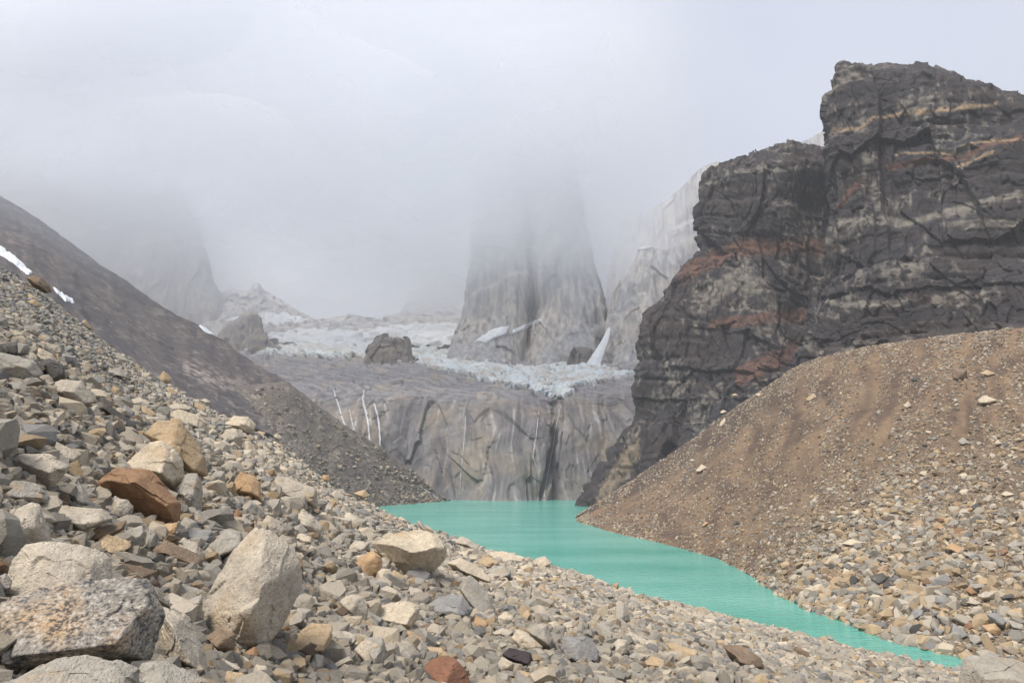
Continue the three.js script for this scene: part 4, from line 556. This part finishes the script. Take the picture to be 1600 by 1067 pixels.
across(K, [['grey', 1288, 432, 1310, 403, 1360, 413, 1378, 452, 1330, 474], ['slate', 1083, 412, 1095, 358, 1152, 385, 1142, 430], ['slate', 948, 303, 980, 258, 1030, 263, 1042, 303, 990, 326], ['slate', 1083, 222, 1100, 183, 1160, 178, 1178, 228, 1130, 252], ['dark', 718, 72, 800, 53, 833, 80, 780, 130, 740, 104], ['grey', 848, 32, 890, 3, 933, 30, 900, 59], ['slate', 1388, 292, 1440, 278, 1508, 330, 1492, 376, 1430, 348], ['tan', 1498, 272, 1590, 248, 1613, 300, 1530, 310], ['grey', 1498, 312, 1600, 348, 1613, 390, 1540, 376],
  ['pale', 1338, 187, 1380, 158, 1443, 163, 1432, 210, 1370, 215], ['pale', 1228, 217, 1290, 188, 1373, 230, 1330, 250], ['dark', 1448, 182, 1540, 173, 1563, 200, 1480, 216], ['rust', 1263, 152, 1290, 128, 1343, 170, 1310, 195], ['brown', 998, 377, 1030, 353, 1073, 380, 1050, 405], ['tan', 1003, 422, 1030, 393, 1088, 420, 1060, 446], ['pale', 1243, 317, 1290, 293, 1323, 325, 1290, 350], ['pale', 940, 240, 975, 222, 1000, 250, 970, 272], ['pale', 785, 240, 810, 203, 842, 225, 830, 250], ['pale', 880, 295, 890, 268, 912, 280, 905, 308],
  ['pale', 915, 330, 930, 283, 950, 300, 945, 335], ['tan', 1190, 290, 1215, 272, 1240, 300, 1215, 320], ['pale', 1365, 400, 1400, 388, 1438, 420, 1400, 442], ['grey', 1340, 340, 1370, 308, 1408, 330, 1380, 348], ['grey', 1000, 330, 1030, 308, 1050, 330, 1020, 345], ['pale', 1120, 325, 1150, 298, 1162, 322, 1140, 338], ['orange', 375, 185, 395, 153, 410, 180, 395, 198], ['cream', 400, 225, 420, 202, 442, 222, 430, 236], ['pale', 915, 165, 940, 148, 965, 165, 935, 184], ['tan', 470, 150, 500, 118, 525, 140, 500, 160], ['cream', 1080, 95, 1110, 48, 1135, 80, 1115, 100], ['tan', 1300, 370, 1330, 378, 1355, 400, 1320, 408], ['dark', 1480, 400, 1530, 380, 1550, 400, 1510, 412]]);
across(M, [['cream', 538, 392, 558, 372, 574, 390, 552, 405], ['grey', 753, 532, 775, 515, 808, 540, 780, 552], ['cream', 898, 540, 915, 524, 933, 542, 910, 551], ['grey', 773, 977, 810, 967, 848, 985, 810, 1004], ['brown', 342, 882, 350, 860, 394, 868, 382, 898], ['cream', 292, 937, 330, 919, 388, 935, 340, 952], ['dark', 797, 797, 830, 775, 853, 795, 820, 809], ['cream', 923, 742, 945, 729, 984, 742, 950, 756], ['tan', 842, 264, 870, 247, 908, 262, 880, 276], ['dark', 570, 285, 588, 270, 606, 285, 590, 298], ['cream', 575, 690, 588, 680, 602, 692, 590, 705], ['orange', 668, 875, 685, 858, 705, 872, 690, 888], ['orange', 565, 870, 590, 852, 616, 868, 595, 880], ['pale', 160, 360, 175, 342, 196, 352, 180, 366], ['cream', 484, 915, 510, 898, 535, 915, 505, 928], ['grey', 945, 945, 985, 920, 1015, 945, 980, 970], ['pale', 500, 788, 515, 770, 536, 788, 520, 800], ['grey', 500, 1035, 525, 1012, 552, 1030, 525, 1052]]);
across(Q, [['cream', 648, 594, 680, 546, 702, 560, 672, 604], ['cream', 863, 444, 900, 396, 908, 425, 882, 454], ['tan', 1346, 303, 1380, 267, 1413, 285, 1375, 310], ['dark', 942, 993, 965, 967, 978, 980, 955, 1001], ['orange', 767, 1003, 790, 977, 813, 985, 785, 1009], ['cream', 1065, 272, 1090, 262, 1112, 275, 1085, 283], ['cream', 870, 372, 890, 356, 914, 366, 890, 380], ['tan', 935, 275, 955, 264, 978, 275, 955, 284], ['cream', 705, 640, 718, 628, 735, 634, 718, 646], ['dark', 1155, 185, 1175, 155, 1200, 175, 1180, 196]]);
rock(K([[1008, 484], [1038, 468], [1072, 488], [1040, 500]]), 'brown', { depth: -onLevel(1160 + 1040 / 3.636, 880 + 490 / 3.636, 0).z, label: 'small dark rock breaking the lake surface at lower right', landmark: 'rock in the water' });

// labels for the rest: look, then the nearest landmark and the side of it
{
  const marks = rocks.filter((r) => r.landmark), used = new Map(), word = { grey: 'grey', pale: 'pale', cream: 'cream', tan: 'tan', rust: 'rusty', orange: 'orange', red: 'red-brown', dark: 'dark', purple: 'blackish', slate: 'blue-grey', brown: 'brown', speckled: 'speckled' };
  const sideOf = (r, q) => { const dx = r.cx - q.cx, dy = r.cy - q.cy, a = Math.abs(dx) > 2.2 * Math.abs(dy), b = Math.abs(dy) > 2.2 * Math.abs(dx); return a ? (dx < 0 ? 'left of' : 'right of') : b ? (dy < 0 ? 'above' : 'below') : (dy < 0 ? 'above' : 'below') + ' and ' + (dx < 0 ? 'left of' : 'right of'); };
  for (const r of [...rocks].sort((a, b) => b.span - a.span)) {
    const w = r.x1 - r.x0, h = r.y1 - r.y0, size = r.span > 45 ? 'large' : r.span > 24 ? 'medium' : 'small', form = w > 2.1 * h ? 'flat slab' : h > 1.15 * w ? 'upright rock' : w > 1.5 * h ? 'wedge rock' : 'angular rock';
    if (!r.label) {
      const near = marks.filter((q) => (q.zone ?? '') === (r.zone ?? '')).sort((a, b) => Math.hypot(a.cx - r.cx, a.cy - r.cy) - Math.hypot(b.cx - r.cx, b.cy - r.cy)), look = `${size} ${word[r.kind]} ${form}`;
      const tries = [`${look} ${sideOf(r, near[0])} the ${near[0].landmark}`, `${look} between the ${near[0].landmark} and the ${near[1].landmark}`, `${look} ${sideOf(r, near[1])} the ${near[1].landmark}`, `${look} ${sideOf(r, near[2])} the ${near[2].landmark}`, `${look} ${sideOf(r, near[0])} the ${near[0].landmark}, farther away from it`];
      r.label = tries.find((t) => !used.has(t)) ?? tries[4];
    }
    used.set(r.label, 1);
    const name = r.span > 45 ? 'boulder' : 'rock';
    put(r.m, name, { label: r.label, category: name, group: r.zone ? 'rocks on the scree bank across the water' : 'boulders and rocks of the moraine in front' });
  }
}

// ---------------------------------------------------------------- loose stones, past counting
const nearRocks = rocks.filter((r) => !r.zone && r.span > 11);
function covered(x, y, z, size) { // a stone may not lie in, or on the face of, a placed rock
  const [px, py] = pixel(tmp2.set(x, y, z));
  for (const r of nearRocks) if (px > r.x0 && px < r.x1 && py > r.y0 && py < r.y1 && -z < r.depth + r.reach && size > 0.07 * r.reach && inside(r.hull, px, py)) return true;
  return false;
}
const tmp2 = new THREE.Vector3(), stoneShapes = [];
for (let k = 0; k < 18; k++) {
  const R = rng(400 + k), pts = [], sx = 0.5, sy = 0.24 + 0.2 * R(), sz = 0.34 + 0.16 * R();
  for (let i = 0; i < 17; i++) { const v = new THREE.Vector3(R() * 2 - 1, R() * 2 - 1, R() * 2 - 1), m = Math.max(Math.abs(v.x), Math.abs(v.y), Math.abs(v.z)); v.multiplyScalar(lerp(1 / m, 1 / v.length(), 0.72)); pts.push(new THREE.Vector3(v.x * sx, v.y * sy, v.z * sz)); }
  stoneShapes.push(boxUV(new ConvexGeometry(pts), 0.6));
}
const tints = [['pale', 36], ['grey', 27], ['cream', 18], ['tan', 8], ['slate', 6], ['brown', 2.5], ['rust', 1.2], ['orange', 1.4], ['dark', 2]], tintSum = tints.reduce((s, t) => s + t[1], 0);
const pickTint = (r) => { let x = r * tintSum; for (const [k, w] of tints) if ((x -= w) < 0) return PALETTE[k]; return PALETTE.pale; };
function scatter(name, label, places, seed, k = 1) { // places: [x, y, z, size, tint, normal]
  const R = rng(seed), group = new THREE.Group(), sets = stoneShapes.map(() => []), m4 = new THREE.Matrix4(), q = new THREE.Quaternion(), q2 = new THREE.Quaternion(), e = new THREE.Euler(), s = new THREE.Vector3(), p = new THREE.Vector3(), up = new THREE.Vector3(0, 1, 0), col = new THREE.Color();
  for (const pl of places) sets[Math.floor(R() * sets.length)].push(pl);
  sets.forEach((list, i) => {
    const im = new THREE.InstancedMesh(stoneShapes[i], stoneMaterial, list.length); im.name = 'stone_scatter'; im.castShadow = im.receiveShadow = true;
    list.forEach(([x, y, z, size, tint, n], j) => {
      e.set((R() - 0.5) * 1.1, R() * 6.283, (R() - 0.5) * 1.1); q.setFromEuler(e); if (n) q.premultiply(q2.setFromUnitVectors(up, n));
      s.set(size * (0.8 + 0.6 * R()), size * (0.7 + 0.7 * R()), size * (0.8 + 0.5 * R())); m4.compose(p.set(x, y, z), q, s); im.setMatrixAt(j, m4);
      const b = k * (0.72 + 0.5 * R()); im.setColorAt(j, col.setRGB(tint[0] * b, tint[1] * b, tint[2] * b));
    });
    group.add(im);
  });
  put(group, name, { label, category: 'stones', kind: 'stuff' });
}
{
  const R = rng(77), list = [], count = STONES;
  for (let i = 0; i < count; i++) {
    const phi = (R() * 2 - 1) * 0.86, [rc, yc] = crestAt(phi), r = 1.6 * Math.pow(rc * 1.12 / 1.6, Math.pow(R(), 0.8)), x = r * Math.sin(phi), z = -r * Math.cos(phi);
    const left = sm(-0.30, -0.62, phi) * sm(14, 30, r), low = 0.0034 * r + 0.010, size = Math.min(low * Math.pow(1 - R() * 0.9995, -1 / 1.8), ((R() < 0.12 ? 0.24 : 0.13) + 0.0085 * r + (phi < 0.05 && R() < 0.11 ? 0.2 : 0)) * (1 - 0.35 * left)), y = groundY(x, z) + size * (0.02 + 0.2 * R());
    if (covered(x, y, z, size)) continue;
    const patch = fbm(x / 3.5, 7, z / 3.5, 2); if (size < low * 1.6 && patch > 0.28) continue;
    let t = pickTint(R()); if (R() < 0.55 * left + 0.12 * sm(-2, -8, x)) t = PALETTE[R() < 0.5 ? 'grey' : 'slate'];
    if ((t === PALETTE.dark || t === PALETTE.rust || t === PALETTE.orange) && size > 0.16) t = PALETTE.grey;
    list.push([x, y, z, size, t]);
  }
  scatter('loose_stones', 'loose grey and tan stones covering the moraine in front', list, 5);
}
{
  const R = rng(91), list = [], P = bank.attributes.position, Nn = bank.attributes.normal, { nu, nv } = bank.userData;
  for (let i = 0; i < 190000; i++) {
    const u = Math.pow(R(), 0.8), v = 0.14 + 0.68 * R(), a = Math.min(nu - 1, Math.floor(u * nu)), b = Math.min(nv - 1, Math.floor(v * nv)), o = b * (nu + 1) + a, fu = R(), fv = R();
    const k = bankRough(u, v), fall = N(u * 40, v * 3, 6); if (R() > 0.2 + 0.6 * k + 0.5 * fall) continue;
    const g = (A1, c) => { const f = (i2) => A1.array[i2 * 3 + c]; return lerp(lerp(f(o), f(o + 1), fu), lerp(f(o + nu + 1), f(o + nu + 2), fu), fv); };
    const x = g(P, 0), y = g(P, 1), z = g(P, 2), d = Math.hypot(x, z); if (y < -0.4) continue;
    const size = Math.min((0.0014 * d + 0.035) * Math.pow(1 - R() * 0.9997, -1 / (1.7 + 0.9 * (1 - k))), 1.0 + 1.1 * k), t = R() < 0.3 * (1 - k) ? PALETTE.brown : R() < 0.28 ? PALETTE.tan : pickTint(R());
    list.push([x, y + size * 0.12, z, size, t, new THREE.Vector3(g(Nn, 0), g(Nn, 1), g(Nn, 2)).normalize()]);
  }
  scatter('bank_stones', 'pale stones scattered over the scree slope across the water', list, 6, 0.8);
}

{
  const R = rng(35), list = [], P = spur.attributes.position, { nu, nv } = spur.userData;
  for (let i = 0; i < 26000; i++) {
    const a = Math.floor(R() * nu), b = Math.floor((0.1 + 0.68 * R()) * nv), o = (b * (nu + 1) + a) * 3; if (R() > 0.45 + 1.6 * fbm(P.array[o] / 16, P.array[o + 1] / 16, P.array[o + 2] / 16, 3)) continue;
    const size = Math.min(0.5 * Math.pow(1 - R() * 0.9995, -1 / 2.1), 3.2); list.push([P.array[o] + R() - 0.5, P.array[o + 1] + size * 0.15, P.array[o + 2] + R() - 0.5, size, pickTint(R())]);
  }
  scatter('moraine_stones', 'small stones strewn over the grey moraine on the far shore', list, 9, 0.6);
}

// ---------------------------------------------------------------- cloud
// a bank of mist as a depth of drifting veils, thin at its ragged base and closed above
function veilDensity(x, y, k, D) {
  const base = lerp(174, 232, sm(-110, -330, x)) + 70 * fbm(x / 190 + k * 0.37, y / 240, k * 0.21, 4), side = sm(310, 60, x * 850 / Math.max(D, 560) + 70 * fbm(x / 260, y / 200, k * 0.3 + 9, 3) + 0.1 * (y - 300));
  return clamp(Math.max(sm(base, base + 150, y), (0.2 + 0.3 * sm(0, -220, x)) * sm(840, 930, D), 0.34 * sm(-210, -330, x) * sm(110, 250, y)) * sm(610, 430, y + 60 * fbm(x / 150, y / 150, k * 0.6, 3)) * side * (0.8 + 0.7 * fbm(x / 120, y / 90, k * 0.9 + 4, 4)));
}
{
  const group = new THREE.Group(), n = 20, x0 = -1500, x1 = 420, y0 = 100, y1 = 660, W = 512, H = 192;
  for (let k = 0; k < n; k++) {
    const D = lerp(440, 1280, Math.pow(k / (n - 1), 1.35)), g = new THREE.PlaneGeometry(x1 - x0, y1 - y0, 60, 30).translate((x0 + x1) / 2, (y0 + y1) / 2, -D), p = g.attributes.position, d = new Uint8Array(W * H * 4);
    for (let i = 0; i < p.count; i++) p.setZ(i, p.getZ(i) + 70 * N(p.getX(i) / 300, p.getY(i) / 260, k * 0.83) + 0.25 * (p.getY(i) - y0) * -0.4);
    for (let j = 0; j < H; j++) for (let i = 0; i < W; i++) { const o = (j * W + i) * 4, v = 255 * veilDensity(lerp(x0, x1, i / (W - 1)), lerp(y0, y1, j / (H - 1)), k, D); d[o] = d[o + 1] = d[o + 2] = v; d[o + 3] = 255; }
    const t = new THREE.DataTexture(d, W, H); t.magFilter = THREE.LinearFilter; t.needsUpdate = true; g.computeVertexNormals();
    const m = new THREE.MeshPhysicalMaterial({ color: new THREE.Color(0.915, 0.945, 0.995), roughness: 1, transmission: 0.5, thickness: 0, ior: 1.02, specularIntensity: 0, transparent: true, opacity: 0.35, alphaMap: t, side: THREE.DoubleSide });
    const s = new THREE.Mesh(g, m); s.name = 'cloud_veil'; group.add(s);
  }
  group.name = 'cloud_bank'; Object.assign(group.userData, { label: 'pale cloud bank hiding the tower tops and the upper left slope', category: 'cloud', kind: 'stuff' }); scene.add(group);
}

renderer.render(scene, camera);
